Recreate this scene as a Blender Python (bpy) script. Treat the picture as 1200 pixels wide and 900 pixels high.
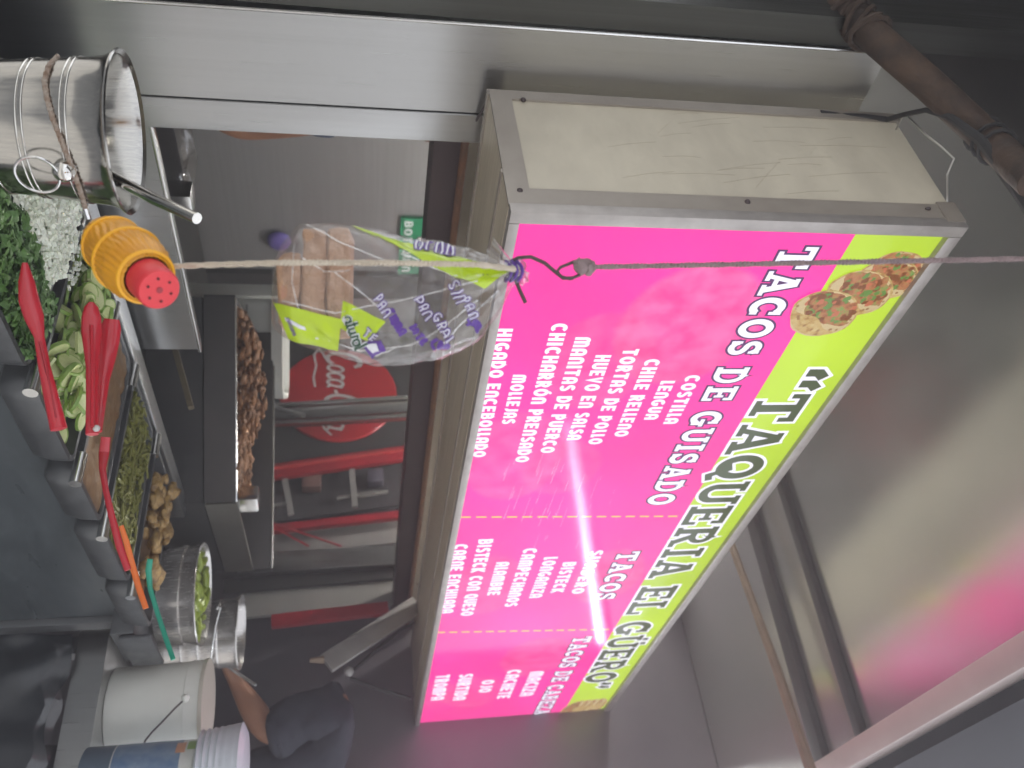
import bpy, bmesh, math, random
from mathutils import Vector, Matrix, noise
random.seed(7)
R = math.radians
for o in list(bpy.data.objects): bpy.data.objects.remove(o)
sc = bpy.context.scene
# ------------------------------------------------------------------ camera (the phone was held sideways)
F, PITCH, YAW, ROLL, EYE = 997., .1865, .658, -.0041, 1.55
fw = Vector((math.cos(YAW)*math.cos(PITCH), math.sin(YAW)*math.cos(PITCH), math.sin(PITCH)))
r0 = Vector((math.sin(YAW), -math.cos(YAW), 0)); u0 = r0.cross(fw)
rt = math.cos(ROLL)*r0+math.sin(ROLL)*u0; up = -math.sin(ROLL)*r0+math.cos(ROLL)*u0
cd = bpy.data.cameras.new('camera'); cam = bpy.data.objects.new('camera', cd); sc.collection.objects.link(cam)
M = Matrix((( up.x, -rt.x, -fw.x, 0), (up.y, -rt.y, -fw.y, 0), (up.z, -rt.z, -fw.z, EYE), (0, 0, 0, 1)))
cam.matrix_world = M
cd.sensor_width = 36; cd.lens = 36*F/1200; cd.clip_start = .02; cd.clip_end = 3000
cd.dof.use_dof = True; cd.dof.focus_distance = 1.15; cd.dof.aperture_fstop = 5.6
sc.camera = cam
# ------------------------------------------------------------------ light
w = bpy.data.worlds.new('World'); sc.world = w; w.use_nodes = True
nt = w.node_tree; nt.nodes.clear()
sky = nt.nodes.new('ShaderNodeTexSky'); sky.sky_type = 'NISHITA'; sky.sun_disc = False
SUN_EL, SUN_AZ = R(74), R(20)
sky.sun_elevation = SUN_EL; sky.sun_rotation = SUN_AZ
bg = nt.nodes.new('ShaderNodeBackground'); bg.inputs[1].default_value = .15
wo = nt.nodes.new('ShaderNodeOutputWorld')
hs = nt.nodes.new('ShaderNodeHueSaturation'); hs.inputs['Saturation'].default_value = .25      # hazy, nearly white daylight
nt.links.new(sky.outputs[0], hs.inputs['Color']); nt.links.new(hs.outputs[0], bg.inputs[0]); nt.links.new(bg.outputs[0], wo.inputs[0])
sl = bpy.data.lights.new('sun', 'SUN'); sl.energy = 3; sl.angle = R(.5); sl.color = (1, .95, .88)
so = bpy.data.objects.new('sun', sl); sc.collection.objects.link(so)
sd = Vector((math.sin(SUN_AZ)*math.cos(SUN_EL), math.cos(SUN_AZ)*math.cos(SUN_EL), math.sin(SUN_EL)))
so.rotation_euler = sd.to_track_quat('Z', 'Y').to_euler(); so.location = (0, 0, 20)
vs = sc.view_settings; vs.view_transform = 'Standard'; vs.look = 'None'; vs.exposure = 1.75; vs.gamma = 1; vs.use_curve_mapping = False

# ------------------------------------------------------------------ helpers
def at(px, py, N=None, S=None, Z=None, D=None):
    d = fw+up*((px-600)/F)+rt*((py-450)/F)
    t = N/d.y if N is not None else S/d.x if S is not None else (Z-EYE)/d.z if Z is not None else D
    return d*t+Vector((0, 0, EYE))
ROOT = {}
def link(o):
    sc.collection.objects.link(o); return o
def tag(o, label=None, cat=None, group=None, kind=None):
    if label: o['label'] = label
    if cat: o['category'] = cat
    if group: o['group'] = group
    if kind: o['kind'] = kind
    return o
def thing(name, label, cat, loc, group=None):
    o = link(bpy.data.objects.new(name, None)); o.location = Vector(loc); o.empty_display_size = .05
    ROOT[o.name] = Vector(loc)
    return tag(o, label, cat, group)
class MB:
    def __init__(s): s.bm = bmesh.new()
    def add(s, vs, fs):
        v = [s.bm.verts.new(Vector(p)) for p in vs]
        for f in fs:
            try: s.bm.faces.new([v[i] for i in f])
            except ValueError: pass
        return s
    def box(s, c, size, rot=None, bev=0, seg=2):
        t = bmesh.new(); bmesh.ops.create_cube(t, size=1)
        for v in t.verts: v.co = Vector((v.co.x*size[0], v.co.y*size[1], v.co.z*size[2]))
        if bev: bmesh.ops.bevel(t, geom=list(t.edges), offset=bev, segments=seg, affect='EDGES', profile=.6)
        m = rot if rot is not None else Matrix.Identity(3)
        t.verts.index_update()
        s.add([m @ v.co+Vector(c) for v in t.verts], [[v.index for v in f.verts] for f in t.faces]); t.free(); return s
    def bx(s, x0, x1, y0, y1, z0, z1, bev=0):
        return s.box(((x0+x1)/2, (y0+y1)/2, (z0+z1)/2), (abs(x1-x0), abs(y1-y0), abs(z1-z0)), None, bev)
    def bar(s, a, b, wx, wy, ref=(0, 0, 1), bev=0):
        a = Vector(a); b = Vector(b); z = (b-a).normalized(); x = Vector(ref).cross(z)
        if x.length < 1e-4: x = Vector((1, 0, 0)).cross(z)
        x.normalize(); y = z.cross(x)
        return s.box((a+b)/2, (wx, wy, (b-a).length), Matrix((x, y, z)).transposed(), bev)
    def tube(s, pts, rad, seg=10, cap=True):
        pts = [Vector(p) for p in pts]; n = len(pts)
        rr = rad if isinstance(rad, (list, tuple)) else [rad]*n
        vs, fs = [], []; x = None
        for i, p in enumerate(pts):
            t = (pts[min(i+1, n-1)]-pts[max(i-1, 0)]).normalized()
            if x is None:
                x = t.cross(Vector((0, 0, 1)));
                if x.length < 1e-3: x = t.cross(Vector((1, 0, 0)))
            x = (x-t*x.dot(t)).normalized(); y = t.cross(x)
            for k in range(seg):
                a = 2*math.pi*k/seg; vs.append(p+(x*math.cos(a)+y*math.sin(a))*rr[i])
        for i in range(n-1):
            for k in range(seg):
                fs.append((i*seg+k, i*seg+(k+1) % seg, (i+1)*seg+(k+1) % seg, (i+1)*seg+k))
        if cap: fs += [list(range(seg))[::-1], [(n-1)*seg+k for k in range(seg)]]
        return s.add(vs, fs)
    def lathe(s, prof, o, ax=(0, 0, 1), seg=40, rfun=None, capb=False, capt=False):
        o = Vector(o); z = Vector(ax).normalized(); x = z.cross(Vector((0, 1, 0)))
        if x.length < 1e-3: x = z.cross(Vector((1, 0, 0)))
        x.normalize(); y = z.cross(x); vs, fs = [], []
        for i, (r, h) in enumerate(prof):
            for k in range(seg):
                a = 2*math.pi*k/seg; q = r*(rfun(a, h) if rfun else 1)
                vs.append(o+z*h+(x*math.cos(a)+y*math.sin(a))*q)
        n = len(prof)
        for i in range(n-1):
            for k in range(seg): fs.append((i*seg+k, i*seg+(k+1) % seg, (i+1)*seg+(k+1) % seg, (i+1)*seg+k))
        if capb: fs.append(list(range(seg))[::-1])
        if capt: fs.append([(n-1)*seg+k for k in range(seg)])
        return s.add(vs, fs)
    def blob(s, c, sz, amp=.2, sub=2, rot=None, freq=1.):
        t = bmesh.new(); bmesh.ops.create_icosphere(t, subdivisions=sub, radius=1)
        sd = Vector([random.uniform(-50, 50) for _ in range(3)]); t.verts.index_update()
        m = rot if rot is not None else Matrix.Rotation(random.uniform(0, 6.28), 3, 'Z') @ Matrix.Rotation(random.uniform(-.6, .6), 3, 'X')
        vs = []
        for v in t.verts:
            k = 1+amp*noise.noise(v.co*1.3*freq+sd)*1.6
            vs.append(m @ Vector((v.co.x*sz[0]*k, v.co.y*sz[1]*k, v.co.z*sz[2]*k))+Vector(c))
        s.add(vs, [[v.index for v in f.verts] for f in t.faces]); t.free(); return s
    def grid(s, fn, nu, nv, closed=False):
        vs = [fn(i/(nu if closed else nu-1), j/(nv-1)) for j in range(nv) for i in range(nu)]
        fs = []
        for j in range(nv-1):
            for i in range(nu if closed else nu-1):
                k = (i+1) % nu; fs.append((j*nu+i, j*nu+k, (j+1)*nu+k, (j+1)*nu+i))
        return s.add(vs, fs)
    def prism(s, poly, d):            # poly: 3d points, d: extrusion vector
        n = len(poly); a = [Vector(p) for p in poly]; d = Vector(d)
        return s.add(a+[p+d for p in a], [list(range(n))[::-1], list(range(n, 2*n))]+[(i, (i+1) % n, n+(i+1) % n, n+i) for i in range(n)])
    def build(s, name, mat, parent=None, smooth=True, ang=35, sub=0, thick=0):
        bmesh.ops.recalc_face_normals(s.bm, faces=s.bm.faces[:])
        me = bpy.data.meshes.new(name); ofs = Vector()
        if parent is not None: ofs = ROOT[parent.name]
        else:
            lo = [min(v.co[i] for v in s.bm.verts) for i in range(3)]; hi = [max(v.co[i] for v in s.bm.verts) for i in range(3)]
            ofs = Vector(((lo[0]+hi[0])/2, (lo[1]+hi[1])/2, lo[2]))
        for v in s.bm.verts: v.co -= ofs
        s.bm.to_mesh(me); s.bm.free()
        if smooth:
            for p in me.polygons: p.use_smooth = True
            if ang < 180: me.set_sharp_from_angle(angle=R(ang))
        me.materials.append(mat)
        o = link(bpy.data.objects.new(name, me))
        if parent is not None: o.parent = parent
        else: o.location = ofs
        ROOT[o.name] = ofs
        if thick:
            m = o.modifiers.new('solid', 'SOLIDIFY'); m.thickness = thick; m.offset = 0
        if sub:
            m = o.modifiers.new('sub', 'SUBSURF'); m.levels = sub; m.render_levels = sub
        return o
def struct(o): o['kind'] = 'structure'; return o

# ------------------------------------------------------------------ materials
def mat(name, col, rough=.5, metal=0., col2=None, nscale=8., nmix=.5, bump=0., bscale=40., stretch=None, emit=0., ecol=None,
        aniso=0., spec=.5, coat=0., trans=0., rvar=0., alpha=1., coords='Object', sss=0.):
    m = bpy.data.materials.new(name); m.use_nodes = True; t = m.node_tree; b = t.nodes['Principled BSDF']
    b.inputs['Base Color'].default_value = (*col, 1); b.inputs['Roughness'].default_value = rough; b.inputs['Metallic'].default_value = metal
    b.inputs['Specular IOR Level'].default_value = spec
    if coat: b.inputs['Coat Weight'].default_value = coat; b.inputs['Coat Roughness'].default_value = .06
    if trans: b.inputs['Transmission Weight'].default_value = trans
    if alpha < 1: b.inputs['Alpha'].default_value = alpha
    if aniso: b.inputs['Anisotropic'].default_value = aniso
    if sss: b.inputs['Subsurface Weight'].default_value = sss; b.inputs['Subsurface Radius'].default_value = (.01, .006, .004)
    if emit: b.inputs['Emission Strength'].default_value = emit; b.inputs['Emission Color'].default_value = (*(ecol or col), 1)
    tc = t.nodes.new('ShaderNodeTexCoord'); mp = t.nodes.new('ShaderNodeMapping'); t.links.new(tc.outputs[coords], mp.inputs[0])
    if stretch: mp.inputs['Scale'].default_value = stretch
    if col2 is not None:
        n = t.nodes.new('ShaderNodeTexNoise'); n.inputs['Scale'].default_value = nscale; n.inputs['Detail'].default_value = 6; n.inputs['Roughness'].default_value = .62
        cr = t.nodes.new('ShaderNodeValToRGB'); cr.color_ramp.elements[0].position = .5-.22*nmix-.03; cr.color_ramp.elements[1].position = .5+.22*nmix+.03
        cr.color_ramp.elements[0].color = (*col, 1); cr.color_ramp.elements[1].color = (*col2, 1)
        t.links.new(mp.outputs[0], n.inputs['Vector']); t.links.new(n.outputs[0], cr.inputs[0]); t.links.new(cr.outputs[0], b.inputs['Base Color'])
        if emit: t.links.new(cr.outputs[0], b.inputs['Emission Color'])
    if bump or rvar:
        n2 = t.nodes.new('ShaderNodeTexNoise'); n2.inputs['Scale'].default_value = bscale; n2.inputs['Detail'].default_value = 5
        t.links.new(mp.outputs[0], n2.inputs['Vector'])
        if bump:
            bp = t.nodes.new('ShaderNodeBump'); bp.inputs['Strength'].default_value = bump; bp.inputs['Distance'].default_value = .01
            t.links.new(n2.outputs[0], bp.inputs['Height']); t.links.new(bp.outputs[0], b.inputs['Normal'])
        if rvar:
            mr = t.nodes.new('ShaderNodeMapRange'); mr.inputs[1].default_value = .3; mr.inputs[2].default_value = .7
            mr.inputs[3].default_value = max(.02, rough-rvar); mr.inputs[4].default_value = rough+rvar
            t.links.new(n2.outputs[0], mr.inputs[0]); t.links.new(mr.outputs[0], b.inputs['Roughness'])
    return m
BR_V = (90, 90, 1.2); BR_H = (1.2, 90, 90)
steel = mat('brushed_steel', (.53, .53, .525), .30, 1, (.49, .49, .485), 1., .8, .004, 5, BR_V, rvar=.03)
satin = mat('satin_bucket_steel', (.37, .36, .34), .17, 1, (.52, .50, .46), 5, .8, .006, 5, (60, 60, 1.), rvar=.05)
steel_back = mat('dull_steel', (.46, .46, .47), .36, .55, (.40, .40, .41), 1., .8, .006, 5, BR_H, rvar=.04)
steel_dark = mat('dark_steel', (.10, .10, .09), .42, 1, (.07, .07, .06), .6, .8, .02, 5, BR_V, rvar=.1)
ceil_m = mat('canopy_steel', (.62, .62, .59), .23, .93, (.56, .56, .53), 1.2, 1, .004, 3, (1.5, 1.5, 1.5), rvar=.03)
chrome = mat('polished_steel', (.68, .66, .62), .09, 1, (.6, .58, .53), 14, .8, .01, 60, rvar=.05)
chrome_w = mat('worn_chrome', (.72, .71, .69), .22, 1)
alu = mat('aluminium_trim', (.48, .45, .42), .42, .5, (.36, .33, .31), 25, .8, .02, 60, rvar=.1)
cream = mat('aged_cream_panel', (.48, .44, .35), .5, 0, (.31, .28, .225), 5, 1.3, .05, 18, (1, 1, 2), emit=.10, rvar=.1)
cream_d = mat('aged_frame_metal', (.40, .36, .31), .45, .2, (.30, .26, .22), 9, .9, .03, 30)
under_m = mat('sign_underside_metal', (.66, .58, .45), .45, .1, (.50, .43, .32), 2, .8, .03, 6, (2, 40, 8))
panel_m = mat('counter_front_sheet', (.11, .125, .133), .40, .45, (.072, .085, .092), 2.6, 1.2, .05, 7, (1, 1, 5), rvar=.14)
pan_m = mat('gray_pan_steel', (.17, .175, .18), .42, .7, (.12, .125, .13), 7, .8, .02, 40, rvar=.1)
black = mat('black_iron', (.03, .03, .03), .55, .2, (.05, .046, .042), 12, .8, .06, 50)
griddle_m = mat('seasoned_griddle_iron', (.06, .056, .054), .45, .4, (.085, .075, .07), 9, .8, .04, 40)
rust = mat('rusty_tube', (.018, .012, .009), .75, .1, (.085, .05, .03), 20, .7, .5, 50)
rust_edge = mat('rusty_edge', (.22, .10, .045), .7, .1, (.10, .06, .045), 30, .9, .1, 60)
batten_m = mat('dark_batten', (.055, .05, .045), .5, .4, (.035, .03, .03), 10, .8)
stick_m = mat('brown_stick', (.23, .16, .10), .6, 0, (.13, .09, .06), 14, .8, .1, 60)
maroon = mat('maroon_beam_paint', (.075, .05, .05), .45, .2, (.055, .038, .038), 6, .8)
concrete = mat('concrete', (.33, .33, .325), .9, 0, (.26, .26, .255), 3, .9, .1, 30)
asphalt = mat('asphalt', (.05, .05, .05), .9, 0, (.07, .07, .068), 30, .9, .1, 80)
satin_b = mat('satin_bowl_steel', (.66, .63, .60), .24, .72, (.56, .53, .50), 5, .8, .006, 5, (60, 60, 1.), rvar=.05)
# thin haze in the air, added to stand for lens glare
hz = bpy.data.materials.new('glare_haze'); hz.use_nodes = True; hz.node_tree.nodes.clear()
pv = hz.node_tree.nodes.new('ShaderNodeVolumePrincipled'); pv.inputs['Color'].default_value = (.9, .9, .9, 1); pv.inputs['Density'].default_value = .065; pv.inputs['Anisotropy'].default_value = .3
ho = hz.node_tree.nodes.new('ShaderNodeOutputMaterial'); hz.node_tree.links.new(pv.outputs[0], ho.inputs['Volume'])
white_pl = mat('white_plastic', (.66, .66, .62), .42, 0, (.58, .58, .54), 6, .8, .01, 20)
dirty_white = mat('grimy_white_plastic', (.88, .89, .82), .45, 0, (.76, .77, .70), 7, .9, .02, 20)
blue_lab = mat('blue_label', (.05, .13, .27), .4, 0, (.30, .38, .45), 18, .9)
green_lab = mat('green_label_patch', (.28, .42, .14), .4)
orange_lab = mat('peach_label_patch', (.60, .32, .2), .4)
red_pl = mat('red_plastic', (.55, .016, .03), .3, 0, (.45, .012, .025), 9, .8, coat=.3)
orange_pl = mat('orange_plastic', (.75, .16, .02), .35)
green_pl = mat('green_plastic', (.01, .30, .19), .35)
yellow_pl = mat('yellow_plastic', (.80, .36, .004), .38, 0, (.62, .25, .003), 22, .8, coat=.2)
yellow_lt = mat('yellow_plastic_rib', (.85, .43, .01), .36)
cap_red = mat('red_cap_plastic', (.70, .035, .045), .4)
hole_m = mat('dark_hole', (.05, .005, .005), .8)
rope_m = mat('cotton_cord', (.62, .54, .43), .9, 0, (.48, .41, .32), 90, .9, .3, 220)
rope_d = mat('mauve_cord', (.30, .22, .22), .9, 0, (.2, .15, .15), 90, .9, .3, 220)  # cord colour in a darker mauve tone
twine = mat('jute_twine', (.22, .13, .08), .9, 0, (.42, .36, .30), 120, .8, .4, 300)
wire_m = mat('dark_wire', (.09, .07, .07), .5, .6)
wire_b = mat('black_tape', (.02, .02, .02), .6)
bread_m = mat('brown_bread', (.56, .37, .25), .85, 0, (.38, .22, .13), 45, .8, .5, 170)
crust_m = mat('bread_crust', (.54, .35, .23), .8, 0, (.34, .19, .11), 38, .8, .5, 150)
lime_f = mat('lime_print', (.50, .66, .01), .3, 0, (.42, .58, .01), 20, .8, .1, 60, coat=.4)
purple_f = mat('purple_print', (.10, .035, .27), .35)
white_f = mat('white_print', (.75, .75, .78), .4)
dgreen_f = mat('dark_green_print', (.015, .07, .03), .4)
red_frame = mat('red_enamel', (.38, .018, .03), .35, 0, (.28, .014, .025), 8, .8)
logo_red = mat('red_sign_enamel', (.52, .02, .03), .3, 0, (.46, .017, .027), 3, .8)
logo_white = mat('white_sign_paint', (.7, .68, .68), .4)
board_d = mat('dark_board', (.045, .042, .044), .5, 0, (.06, .054, .056), 6, .8)
gray_wall = mat('gray_painted_board', (.30, .285, .275), .55, 0, (.24, .23, .22), 4, .8)
glass_d = mat('dark_shelf_back', (.075, .07, .075), .3)
green_s = mat('green_sign_board', (.02, .24, .11), .4)
navy = mat('navy_cloth', (.022, .025, .035), .95, 0, (.035, .038, .05), 14, .8, .2, 60)
blue_cloth = mat('blue_cloth', (.03, .05, .11), .9, 0, (.02, .035, .08), 9, .8, .2, 50)
skin = mat('brown_skin', (.34, .165, .095), .5, 0, (.28, .13, .075), 9, .8, .05, 60, sss=.05)
hair = mat('black_hair', (.012, .01, .01), .5, 0, (.02, .016, .014), 40, .8, .5, 120)
eye_w = mat('eye_white', (.7, .68, .65), .3)
lip = mat('lips', (.32, .10, .08), .5)
onion_m = mat('chopped_onion', (.88, .88, .78), .4, 0, (.78, .82, .66), 30, .8, sss=.1)
cil_m = mat('cilantro_leaf', (.03, .085, .02), .5, 0, (.12, .24, .05), 28, .9)
cuc_m = mat('cucumber_flesh', (.46, .52, .20), .35, 0, (.62, .64, .36), 40, .8)
cuc_s = mat('cucumber_skin', (.13, .24, .03), .4, 0, (.30, .42, .10), 40, .8)
salsa_b = mat('brown_salsa', (.16, .085, .032), .3, 0, (.23, .13, .055), 26, .8, .25, 45)
salsa_g = mat('green_relish', (.12, .125, .022), .4, 0, (.22, .215, .05), 60, .9, .2, 80)
chip_m = mat('golden_chunk', (.46, .29, .10), .45, 0, (.11, .05, .015), 45, .6, .6, 110)
meat_m = mat('browned_meat', (.34, .15, .055), .5, 0, (.11, .05, .02), 30, .8, .6, 120)
chile_m = mat('green_chile', (.28, .33, .03), .3, 0, (.16, .24, .03), 25, .8)
bag_black = mat('black_plastic_sheet', (.022, .026, .03), .28, 0, (.03, .035, .04), 5, .8, .3, 14)
lamp_m = mat('lamp_tube_glow', (.9, .95, 1), .4, 0, emit=9, ecol=(.86, .93, 1))
lamp_m2 = mat('stall_tube_glow', (.95, .95, .95), .4, 0, emit=42, ecol=(1, .98, .93))
lamp_h = mat('lamp_housing', (.7, .7, .7), .4)
gray_bar = mat('gray_metal_strip', (.42, .40, .38), .4, .5, (.33, .31, .30), 12, .8)
purple_refl = mat('reflected_purple', (.16, .12, .42), .4)
brick = mat('painted_masonry', (.38, .37, .36), .85, 0, (.32, .31, .30), 2, .9, .1, 20)
window_m = mat('window_glass', (.05, .06, .07), .08)
# thin clear film
def film(name, gloss=.10, tint=(.97, .96, .96), rough=.10, milk=.05):
    m = bpy.data.materials.new(name); m.use_nodes = True; t = m.node_tree; t.nodes.clear()
    out = t.nodes.new('ShaderNodeOutputMaterial'); tr = t.nodes.new('ShaderNodeBsdfTransparent'); gl = t.nodes.new('ShaderNodeBsdfGlossy'); df = t.nodes.new('ShaderNodeBsdfTranslucent')
    df2 = t.nodes.new('ShaderNodeBsdfDiffuse'); df2.inputs[0].default_value = (.8, .78, .78, 1)
    tr.inputs[0].default_value = (*tint, 1); gl.inputs['Roughness'].default_value = rough; gl.inputs[0].default_value = (1, 1, 1, 1)
    a = t.nodes.new('ShaderNodeMixShader'); b = t.nodes.new('ShaderNodeMixShader'); lw = t.nodes.new('ShaderNodeLayerWeight'); lw.inputs[0].default_value = .28
    tc = t.nodes.new('ShaderNodeTexCoord'); n = t.nodes.new('ShaderNodeTexNoise'); n.inputs['Scale'].default_value = 34; n.inputs['Detail'].default_value = 4; n.inputs['Distortion'].default_value = 1.2
    bp = t.nodes.new('ShaderNodeBump'); bp.inputs['Strength'].default_value = .35; bp.inputs['Distance'].default_value = .008
    t.links.new(tc.outputs['Object'], n.inputs['Vector']); t.links.new(n.outputs[0], bp.inputs['Height'])
    t.links.new(bp.outputs[0], gl.inputs['Normal']); t.links.new(bp.outputs[0], lw.inputs['Normal'])
    mr = t.nodes.new('ShaderNodeMapRange'); mr.inputs[3].default_value = gloss*.5; mr.inputs[4].default_value = min(1, gloss*4)
    t.links.new(lw.outputs['Facing'], mr.inputs[0])
    a.inputs[0].default_value = milk
    t.links.new(tr.outputs[0], a.inputs[1]); t.links.new(df2.outputs[0], a.inputs[2])
    t.links.new(mr.outputs[0], b.inputs[0]); t.links.new(a.outputs[0], b.inputs[1]); t.links.new(gl.outputs[0], b.inputs[2]); t.links.new(b.outputs[0], out.inputs[0])
    return m
film_m = film('clear_bag_film', .09, milk=.025, rough=.09)
film_d = film('crumpled_clear_film', .22, milk=.10)

# backlit prints
SIGN_E = .35
def lit(name, col, e=1., rough=.095):
    m = mat(name, tuple(c*.34 for c in col), rough, 0, emit=SIGN_E*e, ecol=col, bump=.010, bscale=3, stretch=(1, 1, 3), spec=.16); return m
lit_white = lit('backlit_white', (.82, .80, .92))
lit_lime = lit('backlit_lime', (.60, .84, .06), .66)
lit_dark = lit('backlit_dark_green', (.075, .10, .055), .9)
lit_out = lit('backlit_violet_outline', (.10, .035, .13), .8)
lit_dash = lit('backlit_yellow', (.95, .62, .09), 1.)
def lit_photo(name, c1, c2, c3, sc_):
    m = lit(name, c1); t = m.node_tree; b = t.nodes['Principled BSDF']
    tc = t.nodes.new('ShaderNodeTexCoord'); v = t.nodes.new('ShaderNodeTexNoise'); v.inputs['Scale'].default_value = sc_; v.inputs['Detail'].default_value = 5; v.inputs['Roughness'].default_value = .7
    cr = t.nodes.new('ShaderNodeValToRGB'); e = cr.color_ramp.elements
    e[0].position = .36; e[0].color = (*c1, 1); e[1].position = .64; e[1].color = (*c3, 1); x = e.new(.5); x.color = (*c2, 1)
    t.links.new(tc.outputs['Object'], v.inputs['Vector']); t.links.new(v.outputs[0], cr.inputs[0]); t.links.new(cr.outputs[0], b.inputs['Emission Color'])
    return m
lit_tortilla = lit_photo('printed_tortilla', (.26, .13, .04), (.46, .33, .13), (.52, .42, .20), 70)
lit_fill = lit_photo('printed_filling', (.17, .07, .03), (.42, .17, .08), (.17, .30, .08), 55)
lit_fill2 = lit_photo('printed_garnish', (.10, .28, .06), (.25, .45, .14), (.60, .25, .17), 60)
# pink face with the faint printed tacos
lit_pink = lit('backlit_pink', (.98, .045, .34))
def uneven(m, lo, hi):
    t = m.node_tree; b = t.nodes['Principled BSDF']; tc = t.nodes.new('ShaderNodeTexCoord'); n = t.nodes.new('ShaderNodeTexNoise'); n.inputs['Scale'].default_value = 2.2; n.inputs['Detail'].default_value = 3
    mr = t.nodes.new('ShaderNodeMapRange'); mr.inputs[1].default_value = .3; mr.inputs[2].default_value = .7; mr.inputs[3].default_value = lo*SIGN_E; mr.inputs[4].default_value = hi*SIGN_E
    t.links.new(tc.outputs['Object'], n.inputs['Vector']); t.links.new(n.outputs[0], mr.inputs[0]); t.links.new(mr.outputs[0], b.inputs['Emission Strength'])
def ghosts(m):
    t = m.node_tree; b = t.nodes['Principled BSDF']; tc = t.nodes.new('ShaderNodeTexCoord')
    col = None
    n = t.nodes.new('ShaderNodeTexNoise'); n.inputs['Scale'].default_value = 22; n.inputs['Detail'].default_value = 4
    t.links.new(tc.outputs['Object'], n.inputs['Vector'])
    gc = t.nodes.new('ShaderNodeValToRGB'); gc.color_ramp.elements[0].position = .35; gc.color_ramp.elements[1].position = .65
    gc.color_ramp.elements[0].color = (.62, .06, .22, 1); gc.color_ramp.elements[1].color = (1., .20, .40, 1)
    t.links.new(n.outputs[0], gc.inputs[0])
    base = t.nodes.new('ShaderNodeRGB'); base.outputs[0].default_value = (.98, .045, .34, 1); cur = base.outputs[0]
    # (u, v, ru, rv, strength)
    for (u, v, ru, rv, s_) in ((.24, .33, .15, .125, .75), (.33, .20, .13, .10, .45), (.62, .10, .16, .10, .45), (.66, .20, .1, .08, .3), (1.18, .42, .16, .09, .5), (1.2, .12, .17, .09, .45), (1.72, .33, .16, .11, .5), (2.0, .17, .16, .1, .35), (2.0, .05, .15, .06, .3)):
        mp = t.nodes.new('ShaderNodeMapping'); mp.inputs['Location'].default_value = (-u/ru, 0, -v/rv); mp.inputs['Scale'].default_value = (1/ru, 0, 1/rv)
        t.links.new(tc.outputs['Object'], mp.inputs[0])
        ln = t.nodes.new('ShaderNodeVectorMath'); ln.operation = 'LENGTH'; t.links.new(mp.outputs[0], ln.inputs[0])
        mr = t.nodes.new('ShaderNodeMapRange'); mr.inputs[1].default_value = .92; mr.inputs[2].default_value = 1.02; mr.inputs[3].default_value = s_; mr.inputs[4].default_value = 0
        t.links.new(ln.outputs['Value'], mr.inputs[0])
        mx = t.nodes.new('ShaderNodeMix'); mx.data_type = 'RGBA'
        t.links.new(mr.outputs[0], mx.inputs[0]); t.links.new(cur, mx.inputs[6]); t.links.new(gc.outputs[0], mx.inputs[7]); cur = mx.outputs[2]
    t.links.new(cur, b.inputs['Emission Color'])
ghosts(lit_pink); uneven(lit_pink, .72, 1.12); uneven(lit_lime, .50, .74)

# ------------------------------------------------------------------ lettering: stroke alphabets
def arc(cx, cy, rx, ry, a0, a1, n=14): return [(cx+rx*math.cos(R(a0+(a1-a0)*i/n)), cy+ry*math.sin(R(a0+(a1-a0)*i/n))) for i in range(n+1)]
def ribbon(poly, w, closed=False):
    n = len(poly); L, Rr = [], []
    P = [Vector((p[0], p[1], 0)) for p in poly]
    for i in range(n):
        a = P[i-1] if (i > 0 or closed) else None; c = P[(i+1) % n] if (i < n-1 or closed) else None; b = P[i]
        d1 = (b-a).normalized() if a is not None else (c-b).normalized(); d2 = (c-b).normalized() if c is not None else d1
        n1 = Vector((-d1.y, d1.x, 0)); n2 = Vector((-d2.y, d2.x, 0)); m = (n1+n2)
        m = m.normalized() if m.length > 1e-6 else n1
        k = w/2/max(.45, m.dot(n1)); L.append(b+m*k); Rr.append(b-m*k)
    return L, Rr
S_, H_, V_ = .10, .13, .19       # slab, thin, thick strokes
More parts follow.
